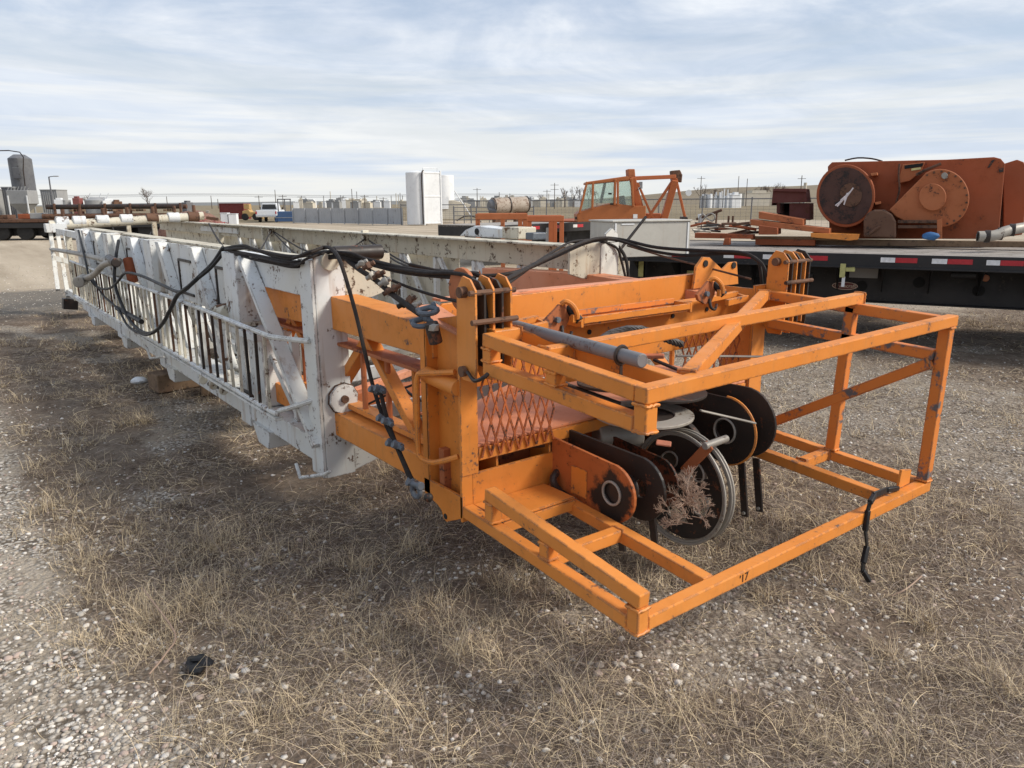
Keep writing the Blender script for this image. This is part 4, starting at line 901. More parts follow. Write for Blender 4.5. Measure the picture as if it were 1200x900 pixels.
refl=[(745,754,768),(777,787,803),(848,860,880),(894,905,921),(934,948,970),(1032,1049,1075),(1092,1110,1140),(1156,1172,1200),(1222,1240,1268)]
for a,b,c in refl:
    s0,s1,s2=[trp(x,298+(x-744)*.023,0)[0] for x in (a,b,c)]
    MB(TM).box(s0,s1,-.004,-.001,1.02,1.075).build('reflector_white',REFWH,TR_,0)
    MB(TM).box(s1+.003,s2,-.004,-.001,1.02,1.075).build('reflector_red',REFRED,TR_,0)
def P3(px,py,t): return TM.inverted()@trw(px,py,t)
c=P3(990,335,.60)
bd=MB(TM).prism([(.15*math.cos(u),.052*math.sin(u)) for u in np.linspace(0,2*math.pi,33)[:-1]],(c.x,.60,c.z),(1,0,0),(0,0,1),(0,.012,0)).build('oval_badge',BADGE,TR_,.002)
text('Transcraft',.062,'badge_lettering',BADGETX,bd,TM@Matrix.Translation((c.x,.596,c.z))@Matrix.Rotation(math.pi/2,4,'X'))
MB(TM).tube([(c.x+.143*math.cos(u),.598,c.z+.045*math.sin(u)) for u in np.linspace(0,2*math.pi,33)],.004,5,1).build('badge_rim',BADGETX,bd,0)
q=P3(822,325,.55)
sg=MB(TM).box(q.x-.20,q.x+.22,.55,.56,q.z-.09,q.z+.085).build('yellow_sign',SIGNY,TR_,.002)
MB(TM).prism([(-.17,-.05),(-.08,.035),(-.03,.035),(-.03,-.05)],(q.x,.547,q.z+.01),(1,0,0),(0,0,1),(0,.002,0)).build('sign_mark',INK,sg,0)
text('LEASE',.085,'sign_lettering',INK,sg,TM@Matrix.Translation((q.x+.09,.546,q.z+.01))@Matrix.Rotation(math.pi/2,4,'X'))
q=P3(752,310,.3);MB(TM).box(q.x-.03,q.x+.04,.25,.27,q.z-.16,q.z+.1).build('tie_strap',STRAPY,TR_,.004)
q=P3(988,312,-.02);MB(TM).box(q.x-.03,q.x+.03,-.03,-.02,q.z-.13,q.z+.03).box(q.x+.03,q.x+.13,-.02,.03,q.z-.06,q.z-.0).build('tie_strap',STRAPY,TR_,.005)
MB(TM).box(q.x+.0,q.x+.035,-.02,-.01,q.z-.24,q.z-.12).build('strap_tail',CLEANWHITE,TR_,.002)
q=P3(1155,326,.55);MB(TM).prism(circ(.04,12),(q.x,.54,q.z),(1,0,0),(0,0,1),(0,.02,0)).build('amber_lamp',AMBER,TR_,.004)
q=P3(1012,320,.55);MB(TM).box(q.x-.16,q.x+.16,.56,.57,q.z-.06,q.z+.06).build('placard',GREYPAINT,TR_,.002)
for px in (1122,1135,946):
    q=P3(px,322,.3);MB(TM).cyl((q.x-.07,.25,q.z),(q.x+.07,.25,q.z),.035,seg=12).build('strap_winch',TRBLACK,TR_,.003)
# tandem axle, far right
for s in (10.4,11.7):
    for t_ in (.12,2.1):
        w_=MB(TM).cyl((s,t_,.42),(s,t_+.28,.42),.42,seg=28).build('wheel',TYRE,TR_,.03,True)
        MB(TM).cyl((s,t_-.005,.42),(s,t_+.02,.42),.22,seg=20).build('rim',ALU,w_,.005)
MB(TM).box(1.8,1.95,.7,.85,.05,.95).build('landing_leg',TRBLACK,TR_,.005);MB(TM).box(1.8,1.95,1.7,1.85,.05,.95).build('landing_leg',TRBLACK,TR_,.005)
# -- load on the deck; helper to cut outlines measured on the photograph in a plane t metres behind the deck edge
def plate(root,name,poly,t,th,mat,bv=.006,par=None,smooth=False):
    pts=[trp(x,y,t) for x,y in poly]
    return MB(TM).prism(pts,(0,t,0),(1,0,0),(0,0,1),(0,th,0)).build(name,mat,par or root,bv,smooth)
def circpx(px,py,r_px,n=36,sx=1.0): return [(px+r_px*sx*math.cos(u),py+r_px*math.sin(u)) for u in np.linspace(0,2*math.pi,n+1)[:-1]]
b0=TM@Vector((4.0,2.3,1.2))
DW=thing('drawworks','rusty orange drawworks with round drum cover and teardrop chain case on the trailer','winch machine',(b0.x,b0.y,1.2),TRZ)
plate(DW,'housing_panel',[(972,280),(970,195),(975,190),(1110,187),(1165,184),(1173,186),(1178,192),(1170,280)],2.0,1.5,RUSTOR,.01)
plate(DW,'end_panel',[(1176,192),(1192,187),(1200,190),(1206,210),(1198,275),(1176,278)],2.6,.9,RUSTOR,.01)
d=plate(DW,'drum_guard',circpx(991,229.5,37.0,sx=.93),1.62,.5,RUSTOR,.01,smooth=True)
plate(DW,'drum_face',circpx(991,229.5,33.5,sx=.93),1.612,.01,paint('drum_rust',(.06,.030,.024),(.09,.04,.028),rust=(.03,.022,.02),spots=.55,rough=.7,dirt=.6),.002,d)
plate(DW,'drum_centre',circpx(997,228.5,14,sx=.93),1.60,.012,RUST,.002,d)
scr=[(979,241),(984,237),(988,233),(985,237),(981,242),(990,232),(993,226),(990,234),(989,240),(992,231),(1000,220),(994,227),(985,235)]
sc_=MB();sc_.tube([trw(x,y,1.597) for x,y in scr],.009,4,1);sc_.build('chalk_scribble',CHALK,d,0)
for k,(a,b) in enumerate((((958,215),(963,250)),((1018,204),(1026,238)))):
    pass
plate(DW,'guard_rib',[(1020,203),(1028,202),(1028,205),(1021,206)],1.60,.4,ORANGE_DARK,.003);plate(DW,'guard_rib',[(1025,237),(1032,236),(1032,239),(1026,240)],1.60,.4,ORANGE_DARK,.003)
tear=[(1042,246),(1060,228),(1080,208)]+[(1102+34*math.cos(u),232+34*math.sin(u)) for u in np.linspace(-2.1,1.6,22)]+[(1060,259),(1050,254)]
cc=plate(DW,'chain_case',tear,1.55,.45,ORANGE_DARK,.012)
plate(DW,'case_hub',circpx(1093,231,16),1.47,.09,ORANGE_DARK,.008,cc,True)
for u in np.linspace(-2.1,1.6,14): MB(TM).cyl((*(lambda p:(p[0],1.545,p[1]))(trp(1102+31*math.cos(u),232+31*math.sin(u),1.55)),),(*(lambda p:(p[0],1.535,p[1]))(trp(1102+31*math.cos(u),232+31*math.sin(u),1.55)),),.014,seg=6).build('case_bolt',RUST,cc,0)
plate(DW,'case_fitting',circpx(1107,206,4,10),1.50,.05,WORN,.004,cc)
plate(DW,'hood_plate',[(1052,215),(1058,193),(1084,190),(1080,200),(1066,212)],1.8,.2,ORANGE_DARK,.006)
plate(DW,'hood_slot',[(1060,194),(1082,191),(1081,195),(1060,198)],1.79,.01,DARKIN,0)
plate(DW,'yellow_tag',[(1068,197.5),(1079,196),(1079,198.5),(1068,200)],1.78,.01,SIGNY,0)
MB().tube([trw(1074,205,1.7),trw(1083,200,1.65),(trw(1103,192,1.65))],.02,6,1).build('linkage',RUST,DW,0,True)
MB().tube([trw(1054,192,1.75),trw(1053,205,1.75),trw(1054,222,1.75),trw(1050,238,1.75)],.012,6,3).build('conduit',RUST,DW,0,True)
MB().tube([trw(990,188,2.2),trw(1005,185,2.2),trw(1022,186,2.2),trw(1034,189,2.2)],.012,6,3).build('top_cable',BLACKST,DW,0,True)
g_=plate(DW,'small_gear_case',[(1012,278),(1012,258),(1016,250),(1024,246),(1036,246),(1045,251),(1050,260),(1050,279)],1.35,.5,RUST,.02)
MB().cyl(trw(1016,276,1.33),trw(1031,265,1.33),.018,seg=8).build('case_handle',RUST,g_,0,True)
for y in (258,264): plate(DW,'bracket_channel',[(1052,y),(1098,y),(1098,y+3.5),(1052,y+3.5)],1.45,.12,RUST,.004)
plate(DW,'bracket_leg',[(1098,258),(1104,256),(1104,280),(1098,280)],1.45,.12,ORANGE_DARK,.004)
plate(DW,'corner_hardware',[(1162,188),(1166,187),(1160,196),(1157,197)],1.99,.01,BLACKST,.001);plate(DW,'corner_hardware',[(1170,198),(1176,196),(1176,201),(1171,202)],1.99,.01,BLACKST,.001)
o=MB().blob(trw(1090,277,1.4),(.09,.07,.05),3,2).build('blue_rag',BLUECL,None,0,True);tag(o,'blue rag bunched under the drawworks bracket','rag')
o=MB().tube([trw(1146,277,.9),trw(1165,276,.95),trw(1182,270,1.05),trw(1210,265,1.3)],.062,14,4).build('exhaust_pipe',WORN,None,0,True);tag(o,'dull metal exhaust pipe with clamps lying on the deck at right edge','pipe')
for x,y,tt in ((1157,277,.93),(1172,274,1.0),(1186,269.5,1.07)):
    p=trw(x,y,tt);MB().cyl(p-TA*.03,p+TA*.03,.073,seg=16).build('clamp',BLACKST,o,.003,True)
p=trw(1145,277,.9);MB().cyl(p-TA*.004,p+TA*.0,.055,seg=16).build('pipe_mouth',DARKIN,o,0)
# dunnage and structural pieces
def deckobj(name,lab,cat,poly,t,th,mat,group=None,bv=.005):
    pts=[trp(x,y,t) for x,y in poly]
    o=MB(TM).prism(pts,(0,t,0),(1,0,0),(0,0,1),(0,th,0)).build(name,mat,None,bv);tag(o,lab,cat,group);return o
deckobj('long_beam','long rust brown skid beam lying under the drawworks','steel beam',[(945,280),(1260,284),(1260,291),(945,287)],1.5,.15,TIMBER)
deckobj('long_beam','tan skid beam left of the drawworks under orange channels','steel beam',[(880,277),(990,278),(990,282),(880,281)],1.4,.15,paint('tan_steel',(.28,.19,.10),(.2,.12,.07),spots=.6,rough=.7))
deckobj('long_beam','pinkish rusty beam beside the aluminium box','steel beam',[(814,273),(882,275),(882,280),(814,279)],1.2,.2,RUSTOR)
deckobj('skid_base','dark rusty skid base under the orange channels','skid base',[(885,280),(955,281),(955,288),(885,287)],1.35,.5,RUSTOR)
deckobj('short_block','small rusty support block under the pinkish beam','block',[(849,279),(855,279),(855,287),(847,287)],1.1,.1,RUSTOR)
for i,(pl,lb,m_) in enumerate(([[(889,248),(941,257),(941,264),(889,256)],'upper orange steel channel on the stack',ORANGE_DARK],[[(879,257),(972,268),(972,274),(879,264)],'lower longer orange steel channel on the stack',ORANGE_DARK],[[(950,273),(1007,275),(1005,281),(995,282),(950,278)],'bright orange angle beside the drum guard',ORANGE],[[(889,264),(911,267),(911,275),(889,275)],'short rusty block under the orange channels',RUSTOR])):
    deckobj('steel_channel',lb,'steel channel',pl,1.3-.05*i,.35,m_,'orange channels stacked on the deck')
o=thing('rusty_cabinet','dark maroon open steel cabinet behind the orange channels','cabinet',TM@Vector((2.6,2.0,1.1)),TRZ)
MAR=paint('maroon_steel',(.10,.030,.026),(.14,.045,.035),spots=.6,rough=.7)
def pl2(name,poly,t,th,mat): return plate(o,name,poly,t,th,mat,.004)
pl2('upper_box',[(904,241),(906,221),(944,221),(946,237),(905,238)],1.8,.5,MAR);pl2('top_lip',[(905,224),(909,221),(944,221),(944,225)],1.75,.5,MAR);pl2('lower_box',[(925,238),(949,238),(949,258),(925,256)],1.85,.5,MAR);pl2('side_panel',[(910,238),(914,238),(914,250),(910,250)],1.85,.5,MAR);pl2('back_panel',[(911,238),(926,238),(926,256),(911,252)],2.3,.02,DARKIN)
rr=random.Random(3)
labs=['rusty rod','bent grey rod','dark pipe offcut','thin bracket','black tube','rust brown bar','pale conduit','dark flat bar','twisted rod','short pipe']
for i in range(26):
    x=818+rr.random()*66;y=262+rr.random()*11;L=8+rr.random()*22;an=rr.uniform(-.25,.25);t_=rr.uniform(.9,2.0)
    o2=MB().cyl(trw(x-L/2,y+an*L/2,t_),trw(x+L/2,y-an*L/2,t_+rr.uniform(-.3,.3)),rr.uniform(.008,.022),seg=8).build('scrap_rod',[RUST,BLACKST,RUSTOR,WORN][i%4],None,0,True)
    tag(o2,'piece of thin scrap metal in the heap beside the aluminium box','scrap metal','scrap rods heaped on the deck')
for (a,b,w_,lb) in (((846,246),(816,257),.03,'dark rod with end knob sloping over the scrap heap'),((854,253),(853,268),.02,'left of two upright rusty rods in the scrap heap'),((859,253),(858,268),.02,'right of two upright rusty rods in the scrap heap'),((840,248),(839,262),.018,'thin upright prop under the sloping dark rod')):
    o2=MB().cyl(trw(*a,1.7),trw(*b,1.7),w_/2+.005,seg=8).build('scrap_rod',RUST,None,0,True);tag(o2,lb,'scrap metal')
o2=MB().tube([trw(x,y,1.6) for x,y in ((819,262),(820,255),(824,251),(829,256),(835,259),(838,254),(833,250),(826,255),(822,261))],.012,6,4).build('coiled_wire',WORN,None,0,True);tag(o2,'loop of pale wire in front of the sloping rod','wire')
o2=MB().cyl(trw(821,262,1.7),trw(820,251,1.7),.03,seg=10).build('white_post',CLEANWHITE,None,.005,True);tag(o2,'small white fitting standing at the corner of the aluminium box','fitting')
# aluminium box
pc=at(718,287,D=8.35);F=frame((pc.x,pc.y,0),VIEWROT+R(19));z1=at(718,258.5,D=8.35).z;z0=1.102
BX=thing('aluminium_box','long dull aluminium tool box on the near edge of the trailer deck','tool box',(pc.x,pc.y,z0),VIEWROT+R(19))
MB(F).box(0,.985,0,.60,z0,z1-.02).build('box_body',ALU,BX,.006)
MB(F).box(-.015,1.0,-.015,.615,z1-.019,z1).build('box_lid',ALU,BX,.004)
for a in (0.02,.945): MB(F).box(a,a+.02,-.008,-.001,z0+.02,z1-.03).build('corner_strip',CLEANWHITE,BX,.002)
MB(F).box(.10,.26,-.006,-.001,z1-.05,z1-.035).build('pale_smear',CLEANWHITE,BX,.001)
# ================================================================== SECOND TRAILER + OPERATOR CAB
Q0=Vector((-16.3,12.2,0));QB=Vector((-.233,.972,0)).normalized();QRZ=math.atan2(QB.y,QB.x);QM=frame(Q0,QRZ)
T2=thing('flatbed_trailer','short black trailer end under the orange operator cab','trailer',Q0,QRZ)
MB(QM).box(0,9,0,.08,.86,1.12).build('side_rail',TRBLACK,T2,.006);MB(QM).box(0,9,.08,2.4,1.05,1.11).build('deck',WOODDECK,T2,.004)
MB(QM).box(0,.08,.08,2.4,.8,1.1).build('front_rail',TRBLACK,T2,.006)
MB(QM).box(.8,9,.6,.7,.50,1.05).build('main_beam',TRBLACK,T2,.01);MB(QM).box(.8,9,1.8,1.9,.50,1.05).build('main_beam',TRBLACK,T2,.01)
MB(QM).box(.9,1.15,.2,2.2,.3,.8).build('underframe',TRBLACK,T2,.03)
for s in (.08,1.15,2.3,3.4,4.6,5.8):
    MB(QM).box(s,s+.22,-.006,-.001,.97,1.06).build('reflector_white',REFWH,T2,0);MB(QM).box(s+.225,s+.55,-.006,-.001,.97,1.06).build('reflector_red',REFRED,T2,0)
for s in (.7,2.0,2.7): MB(QM).prism([(0,0),(.12,0),(.16,-.45),(-.02,-.45)],(s,-.02,1.0),(1,0,.05),(0,0,1),(0,.02,0)).build('hanging_strap',GREYPAINT,T2,.01)
for s in (1.35,3.2): MB(QM).cyl((s,.2,.70),(s,.4,.70),.2,seg=16).build('spare_roller',TYRE,T2,.02,True)
for s in (6.5,7.7):
    MB(QM).cyl((s,.1,.42),(s,.4,.42),.42,seg=24).build('wheel',TYRE,T2,.03,True)
    MB(QM).cyl((s,2.0,.42),(s,2.3,.42),.42,seg=24).build('wheel',TYRE,T2,.03,True)
CD=21.5
cl_,_=lz(715,258,CD)
CB=thing('operator_cab','orange machine operator cab with green tinted windows on the second trailer','operator cab',cf(cl_,CD,1.11),VIEWROT)
CABO=paint('cab_orange',(.36,.115,.034),(.42,.14,.045),rust=(.14,.05,.03),spots=.66,rough=.5,sc=.5)
def C(px,py,dd=0): return at(px,py,D=CD+dd)
def cprism(name,poly,mat,par=CB,dd=0,th=1.2,bv=.02):
    pts=[lz(x,y,CD+dd) for x,y in poly];o=cf(0,CD+dd,0)
    return MB().prism(pts,o,RH,(0,0,1),FH*th).build(name,mat,par,bv)
cprism('cab_body',[(677,260),(676,251),(680,248),(693,244),(719,238),(741,241),(757,241),(757,260)],CABO,th=1.1)
cprism('cab_roof',[(688,213),(733,206.5),(741,207),(741,211),(688,216)],CABO,th=1.1)
for dd in (0,1.05):
    for (a,b,w_) in (((679,250),(688,213),.05),((694,245),(695,214),.09),((720,240),(721,210),.16),((742,242),(740,209),.16),((724,241),(724,212),.05)):
        MB().bar(C(*a,dd),C(*b,dd),w_,.06,ref=RH).build('cab_post',CABO,CB,.01)
    for nm,pl in (('front_quarter_window',[(681,247),(693,243),(694,215),(688,215)]),('door_window',[(696,238),(696,214),(719,213),(719,238)]),('rear_window',[(725,241),(725,213),(739,212),(741,241)])):
        cprism(nm,pl,GLASS,dd=dd+.02,th=.01,bv=0)

cprism('seat_and_controls',[(727,241),(727,230),(732,229),(734,241)],BLACKST,dd=.5,th=.4);MB().bar(C(704,238,.5),C(709,214,.5),.08,.05).build('wiper_column',BLACKST,CB,.01)
cprism('stack_box',[(737,212),(736,198),(744,198),(745,210)],ORANGE_DARK,th=.5)
for x,y in ((718,239),(716,227)): cprism('door_handle',[(x-3,y-1),(x+1,y-1),(x+1,y+1),(x-3,y+1)],BLACKST,dd=-.02,th=.03,bv=0)
cprism('head_lamp',[(674,254),(677,254),(677,257),(674,257)],BLACKST,dd=.1,th=.1)
cprism('placard',[(742,251),(747,251),(747,256),(742,256)],REFWH,dd=-.01,th=.005,bv=0)
al,_=lz(775,258,CD)
AF=thing('gantry_frame','orange tubular A frame standing right of the operator cab','gantry',cf(al,CD,1.11),VIEWROT)
ORM=paint('gantry_orange',(.46,.13,.045),(.40,.12,.045),spots=.66,rough=.5,sc=.6)
for nm,a,b,w_ in (('top_beam',(744,209),(792,207),.14),('brace',(743,210),(757,258),.10),('brace',(747,214),(767,260),.08),('brace',(790,209),(757,259),.10),('main_leg',(791,211),(777,260),.24),('brace',(792,209),(803,256),.09),('back_leg',(741,208),(751,258),.22)):
    MB().bar(C(*a,.0),C(*b,.3 if nm!='top_beam' else 0),w_*.78,w_*.78,ref=FH).build(nm,ORM,AF,.015)
cprism('head_block',[(788,212),(787,200),(797,199),(799,203),(798,212)],RUST,AF,th=.3);cprism('side_arm',[(795,203),(800,204),(799,214),(796,213)],RUST,AF,th=.2)
cprism('foot_shoe',[(799,254),(806,254),(807,259),(799,259)],BLACKST,AF,dd=.2,th=.3);cprism('base_box',[(757,250),(775,250),(775,260),(757,260)],ORM,AF,dd=.4,th=.4)
MB().cyl(C(751,220),C(746,223),.01,seg=6).build('mirror_arm',BLACKST,AF,0);cprism('mirror',[(749,213),(753,213),(753,221),(749,221)],GREYPAINT,AF,th=.03,bv=.005)
# second deck load: dark base under gantry
o=MB(QM).box(3.8,8.8,.1,2.3,1.112,1.16).build('deck_plate',RUSTOR,None,.01);tag(o,'flat rusty plate under the cab and gantry','steel plate')
# ================================================================== ORANGE STANDS, TANK
def cfprism(name,poly,D,th,mat,par=None,bv=.02,smooth=False):
    pts=[lz(x,y,D) for x,y in poly];return MB().prism(pts,cf(0,D,0),RH,(0,0,1),FH*th).build(name,mat,par,bv,smooth)
for (x0,x1,D,mt,lab) in ((557,618,17,ORANGE_DARK,'darker orange pipe stand, left of the two by the trailer end'),(618,661,17.6,ORM,'brighter orange pipe stand partly behind the black trailer end')):
    l0,zt=lz(x0,250.5 if x0<600 else 253,D);l1,_=lz(x1,254,D)
    r_=thing('pipe_stand',lab,'pipe stand',cf(l0,D,0),VIEWROT);FM=Matrix.Translation(cf(l0,D,0))@Matrix.Rotation(VIEWROT,4,'Z');W_=l1-l0
    MB(FM).box(0,W_,0,.12,zt-.13,zt).build('top_beam',mt,r_,.01)
    for xx in (0,W_-.1): MB(FM).box(xx,xx+.1,.01,.11,0,zt-.132).build('leg',mt,r_,.008)
    MB(FM).box(0,W_,1.0,1.12,zt-.13,zt).build('top_beam',mt,r_,.01)
    for xx in (.55,W_-.2): MB(FM).box(xx,xx+.1,1.01,1.11,0,zt-.132).build('leg',mt,r_,.008)
D=50
l,z=lz(597,240,D);tk=thing('horizontal_tank','rusty pale horizontal cylinder tank on a low stand by the fence','tank',cf(l,D,0),VIEWROT)
TKM=paint('tank_rusty',(.42,.36,.30),(.33,.26,.20),rust=(.16,.09,.06),spots=.56,rough=.7,sc=.8)
a=at(577,241.5,D=D-.4);b=at(618,239,D=D+.8)
MB().cyl(a,b,.50,seg=28).build('tank_shell',TKM,tk,.04,True)
for k in (0.02,.45,.97): p=a.lerp(b,k);dv=(b-a).normalized();MB().cyl(p-dv*.04,p+dv*.04,.53,seg=28).build('band',BLACKST,tk,.005,True)
MB().cyl(a-(b-a).normalized()*.25,a,.30,.44,seg=24).build('burner_end',DARKGREY,tk,.01,True);MB().cyl(at(573,246,D=D-.6),at(582,247,D=D-.6),.2,seg=16).build('burner_pipe',DARKGREY,tk,.01,True)
for k in (.2,.8): p=a.lerp(b,k);MB().box(p.x-.15,p.x+.15,p.y-.5,p.y+.5,0,p.z-.35).build('saddle',RUST,tk,.02)
# ================================================================== WHITE TANKS
D=61
l,_=lz(496,262,D);F=frame(cf(l,D,0),VIEWROT+R(40));zt=lz(496,201,D)[1]
TW=thing('storage_tank','tall white rectangular tank with framed front and hose, nearest on the yard','tank',cf(l,D,0),VIEWROT+R(40))
MB(F).cyl((.10,.98,.05),(.10,.98,zt-.05),.84,seg=40).cyl((.10,.98,zt-.05),(.10,.98,zt+.1),.84,.3,seg=40).build('tank_body',CLEANWHITE,TW,.02,True)
MB(F).box(.18,1.7,-.06,.3,.1,zt).build('front_panel',CLEANWHITE,TW,.02)
for x in (.05,1.7): MB(F).box(x,x+.12,-.12,-.005,0,zt+.1).build('frame_post',CLEANWHITE,TW,.02)
for z in (zt-.15,2.2,.1): MB(F).box(.18,1.69,-.09,-.005,z,z+.12).build('frame_rail',CLEANWHITE,TW,.02)
MB(F).tube([(-.06,-.1,0.1),(-.1,-.15,2),(-.1,-.12,zt-.3),(.1,-.1,zt+.1)],.05,8,4).build('hose',BLACKST,TW,0,True)
MB(F).box(.95,1.15,-.03,-.004,1.55,1.62).build('handle',BLACKST,TW,0)
MB(F).box(.3,1.0,-.03,-.004,.1,.22).build('outlet',BLACKST,TW,0)
MB(F).tube([(.3,.3,zt),(.3,.3,zt+.3),(1.7,.3,zt+.3),(1.7,.3,zt)],.03,6,1).build('top_rail',CLEANWHITE,TW,0)
D=68;l,_=lz(519,262,D);F=frame(cf(l,D,0),VIEWROT+R(8));zt=lz(519,205,D)[1]
TW2=thing('storage_tank','second white upright tank standing on a base behind the framed one','tank',cf(l,D,0),VIEWROT)
MB(F).cyl((.0,1.2,1.2),(0,1.2,zt),1.15,seg=36).build('tank_body',CLEANWHITE,TW2,.03,True);MB(F).prism([(-1.7,0),(1.6,0),(2.6,1.3),(1.0,1.7),(-1.7,1.5)],(0,.2,.3),(1,0,0),(0,0,1),(0,1.5,0)).build('tank_skirt',CREAM,TW2,.05)
MB(F).cyl((1.1,-.1,2.8),(2.6,-.1,.5),.05,seg=8).build('brace',CLEANWHITE,TW2,0);MB(F).tube([(1.2,-.6,.2),(2.0,-.6,.6),(2.9,-.6,.5),(3.4,-.6,.05)],.06,6,3).build('hose',BLACKST,TW2,0,True)
# ================================================================== CORRUGATED FENCE, CHAIN FENCES
p0=at(344,258,D=70);p1=at(472,261.5,D=62);p0.z=p1.z=0
dv=(p1-p0);Lf=dv.length;rz=math.atan2(dv.y,dv.x);F=frame(p0,rz)
CFN=thing('corrugated_fence','long grey corrugated metal fence across the back of the yard','fence',p0,rz)
n=90;M=MB(F);poly=[]
for i in range(n+1): poly.append((Lf*i/n,.06*(i%2)))
for i in range(n+1-1,-1,-1): poly.append((Lf*i/n,.06*(i%2)+.03))
M.prism(poly,(0,0,.05),(1,0,0),(0,1,0),(0,0,1.30));M.build('corrugated_sheet',FENCEGREY,CFN,0)
for i in range(9): MB(F).box(Lf*i/8-.03,Lf*i/8+.03,-.08,-.02,0,1.36).build('fence_post',FENCEGREY,CFN,0)
def chain(name,lab,pts,h,n,mat=POLEM):
    """pts: (px, depth)"""
    P=[at(x,300,D=d_) for x,d_ in pts];P=[Vector((p.x,p.y,0)) for p in P]
    r_=thing(name,lab,'fence',P[0]);seg=[(P[i],P[i+1]) for i in range(len(P)-1)];tot=sum((b-a).length for a,b in seg)
    M=MB();W_=MB()
    for a,b in seg:
        M.cyl(a+Vector((0,0,h)),b+Vector((0,0,h)),.035,seg=6)
        for k in range(9): W_.bar(a+Vector((0,0,.15+k*(h-.2)/8)),b+Vector((0,0,.15+k*(h-.2)/8)),.008)
        L=(b-a).length
        for k in range(int(L/.35)): q=a.lerp(b,k*.35/L);W_.bar(q+Vector((0,0,.05)),q+Vector((0,0,h)),.008)
    M.build('top_rail',mat,r_,0);W_.build('wire_mesh',mat,r_,0)
    for a,b in seg:
        m_=max(1,int((b-a).length/3.0))
        for k in range(m_): q=a.lerp(b,k/m_);MB().cyl(q,q+Vector((0,0,h+.1)),.04,seg=6).build('fence_post',mat,r_,0)
chain('chain_link_fence','chain link fence between the corrugated fence and the white tanks',[(472,62),(500,66),(545,66)],1.6,6)
chain('chain_link_fence','long dark chain link fence crossing the field behind the cab and trailer',[(545,66),(640,58),(820,50),(1000,46),(1330,44)],1.9,30)
for i,(px,py) in enumerate(((541,246),(560,248))):
    pass
G_=thing('steel_gate','dark tubular gate panels stacked against the chain link fence','gate',at(560,300,D=56).xy.to_3d(),VIEWROT)
gx=at(533,300,D=57).xy.to_3d();gF=frame(gx,VIEWROT)
for x in (0,1.3,1.7,6.0): MB(gF).cyl((x,0,0),(x,0,1.5),.05,seg=8).build('gate_post',POLEM,G_,0)
for z in (.2,.5,.8,1.1,1.4): MB(gF).cyl((0,0,z),(6.0,0,z),.03,seg=6).build('gate_rail',POLEM,G_,0)
# ================================================================== POLES, TREES, FAR PLANT
def pole(px,ytop,D,lab,arm=1,lamp=False,group='power poles on the horizon'):
    l,z=lz(px,ytop,D);b=cf(l,D,-.1);r_=thing('power_pole' if not lamp else 'lamp_post',lab,'pole',b,VIEWROT,group);F=frame(b,VIEWROT)
    k=D/300
    MB(F).cyl((0,0,0),(0,0,z),max(.11,.17*k),max(.08,.12*k),seg=8).build('pole_shaft',POLEW if not lamp else POLEM,r_,0)
    for j in range(arm): MB(F).bar((-1.6*max(k,.5),0,z-.6-1.3*j),(1.6*max(k,.5),0,z-.6-1.3*j),.14*max(k,.6)).build('crossarm',POLEW,r_,0)
    if lamp: MB(F).tube([(0,0,z-.1),(.2,0,z),(.9,0,z+.05)],.05,6,3).build('lamp_arm',POLEM,r_,0);MB(F).box(.6,1.2,-.12,.12,z-.02,z+.1).build('lamp_head',GREYPAINT,r_,.02)
T_=[(303,229,330,1),(322,222,260,0),(331,228,300,1),(353,229,350,1),(401,230,350,1),(412,221,280,0),(427,228,300,1),(449,231,360,1),(477,221,270,0),(559,220,300,1),(585,225,350,0),(650,214,230,2),(641,222,300,1),(247,229,330,0),(255,233,360,0),(108,233,300,0),(195,230,300,0),(866,206,260,0),(940,205,150,1),(822,206,210,1),(876,209,300,0)]
nm=['left of the pickup','tallest one right of the pickup','thin one beside the tall one','with one crossarm above the corrugated fence','above the middle of the corrugated fence','plain tall one above the corrugated fence','short crossarm one near the fence end','faint one near the fence end','plain one just left of the white tanks','crossarm one just right of the white tanks','faint plain one above the horizontal tank','double crossarm one left of the orange cab','small one beside the double crossarm pole','plain one left of the red container','short faint one at the red container','faint one at far left','thin one behind the bare tree','thin one above the far yard at right','one beside the maroon cabinet','one with lamps left of the far yard','faint one above the cream buildings']
for (x,y,D,a_),s in zip(T_,nm): pole(x,y,D,'distant wooden power pole, '+s,a_)
pole(57,206,95,'grey street lamp leaning beside the containers at left',0,True,None)
# conductor wires
M=MB()
for z0_,y in ((0,229),(1,230.5),(2,228)):
    M.tube([at(x,y+1.0*math.sin(x/50)+(x>700)*0,D=330) for x in range(-40,700,40)],.05,4,1)
o=M.build('power_line',POLEM,None,0);tag(o,'thin power lines strung between the horizon poles','power line')
def baretree(name,lab,px,ytop,D,spread,seed,group=None,lv=6):
    rr=random.Random(seed);l,z=lz(px,ytop,D);z*=1.25;b=cf(l,D,-.1);r_=thing(name,lab,'tree',b,0,group);M=MB();TRK=MB()
    H=z
    def g_(p,d,L,r,k):
        q=p+d*L;(TRK if k>=lv-1 else M).cyl(p,q,r,r*.7,seg=5 if k<lv-1 else 7,cap=False)
        if k==0:return
        for _ in range(rr.choice((2,3,3))):
            nd=(d+Vector((rr.uniform(-1,1)*spread,rr.uniform(-1,1)*spread,rr.uniform(-.15,.6)))).normalized();g_(q if rr.random()<.6 else p.lerp(q,.7),nd,L*rr.uniform(.62,.82),r*.62,k-1)
    g_(b,Vector((0,0,1)),H*.24,H*.022,lv)
    TRK.build('trunk',BARK,r_,0);M.build('crown',BARK,r_,0)
baretree('bare_tree','round bare tree behind the pipe racks at left',173,218,100,.75,3)
baretree('bare_tree','low bare tree beside the grey dome at left',104,225,130,.8,5)
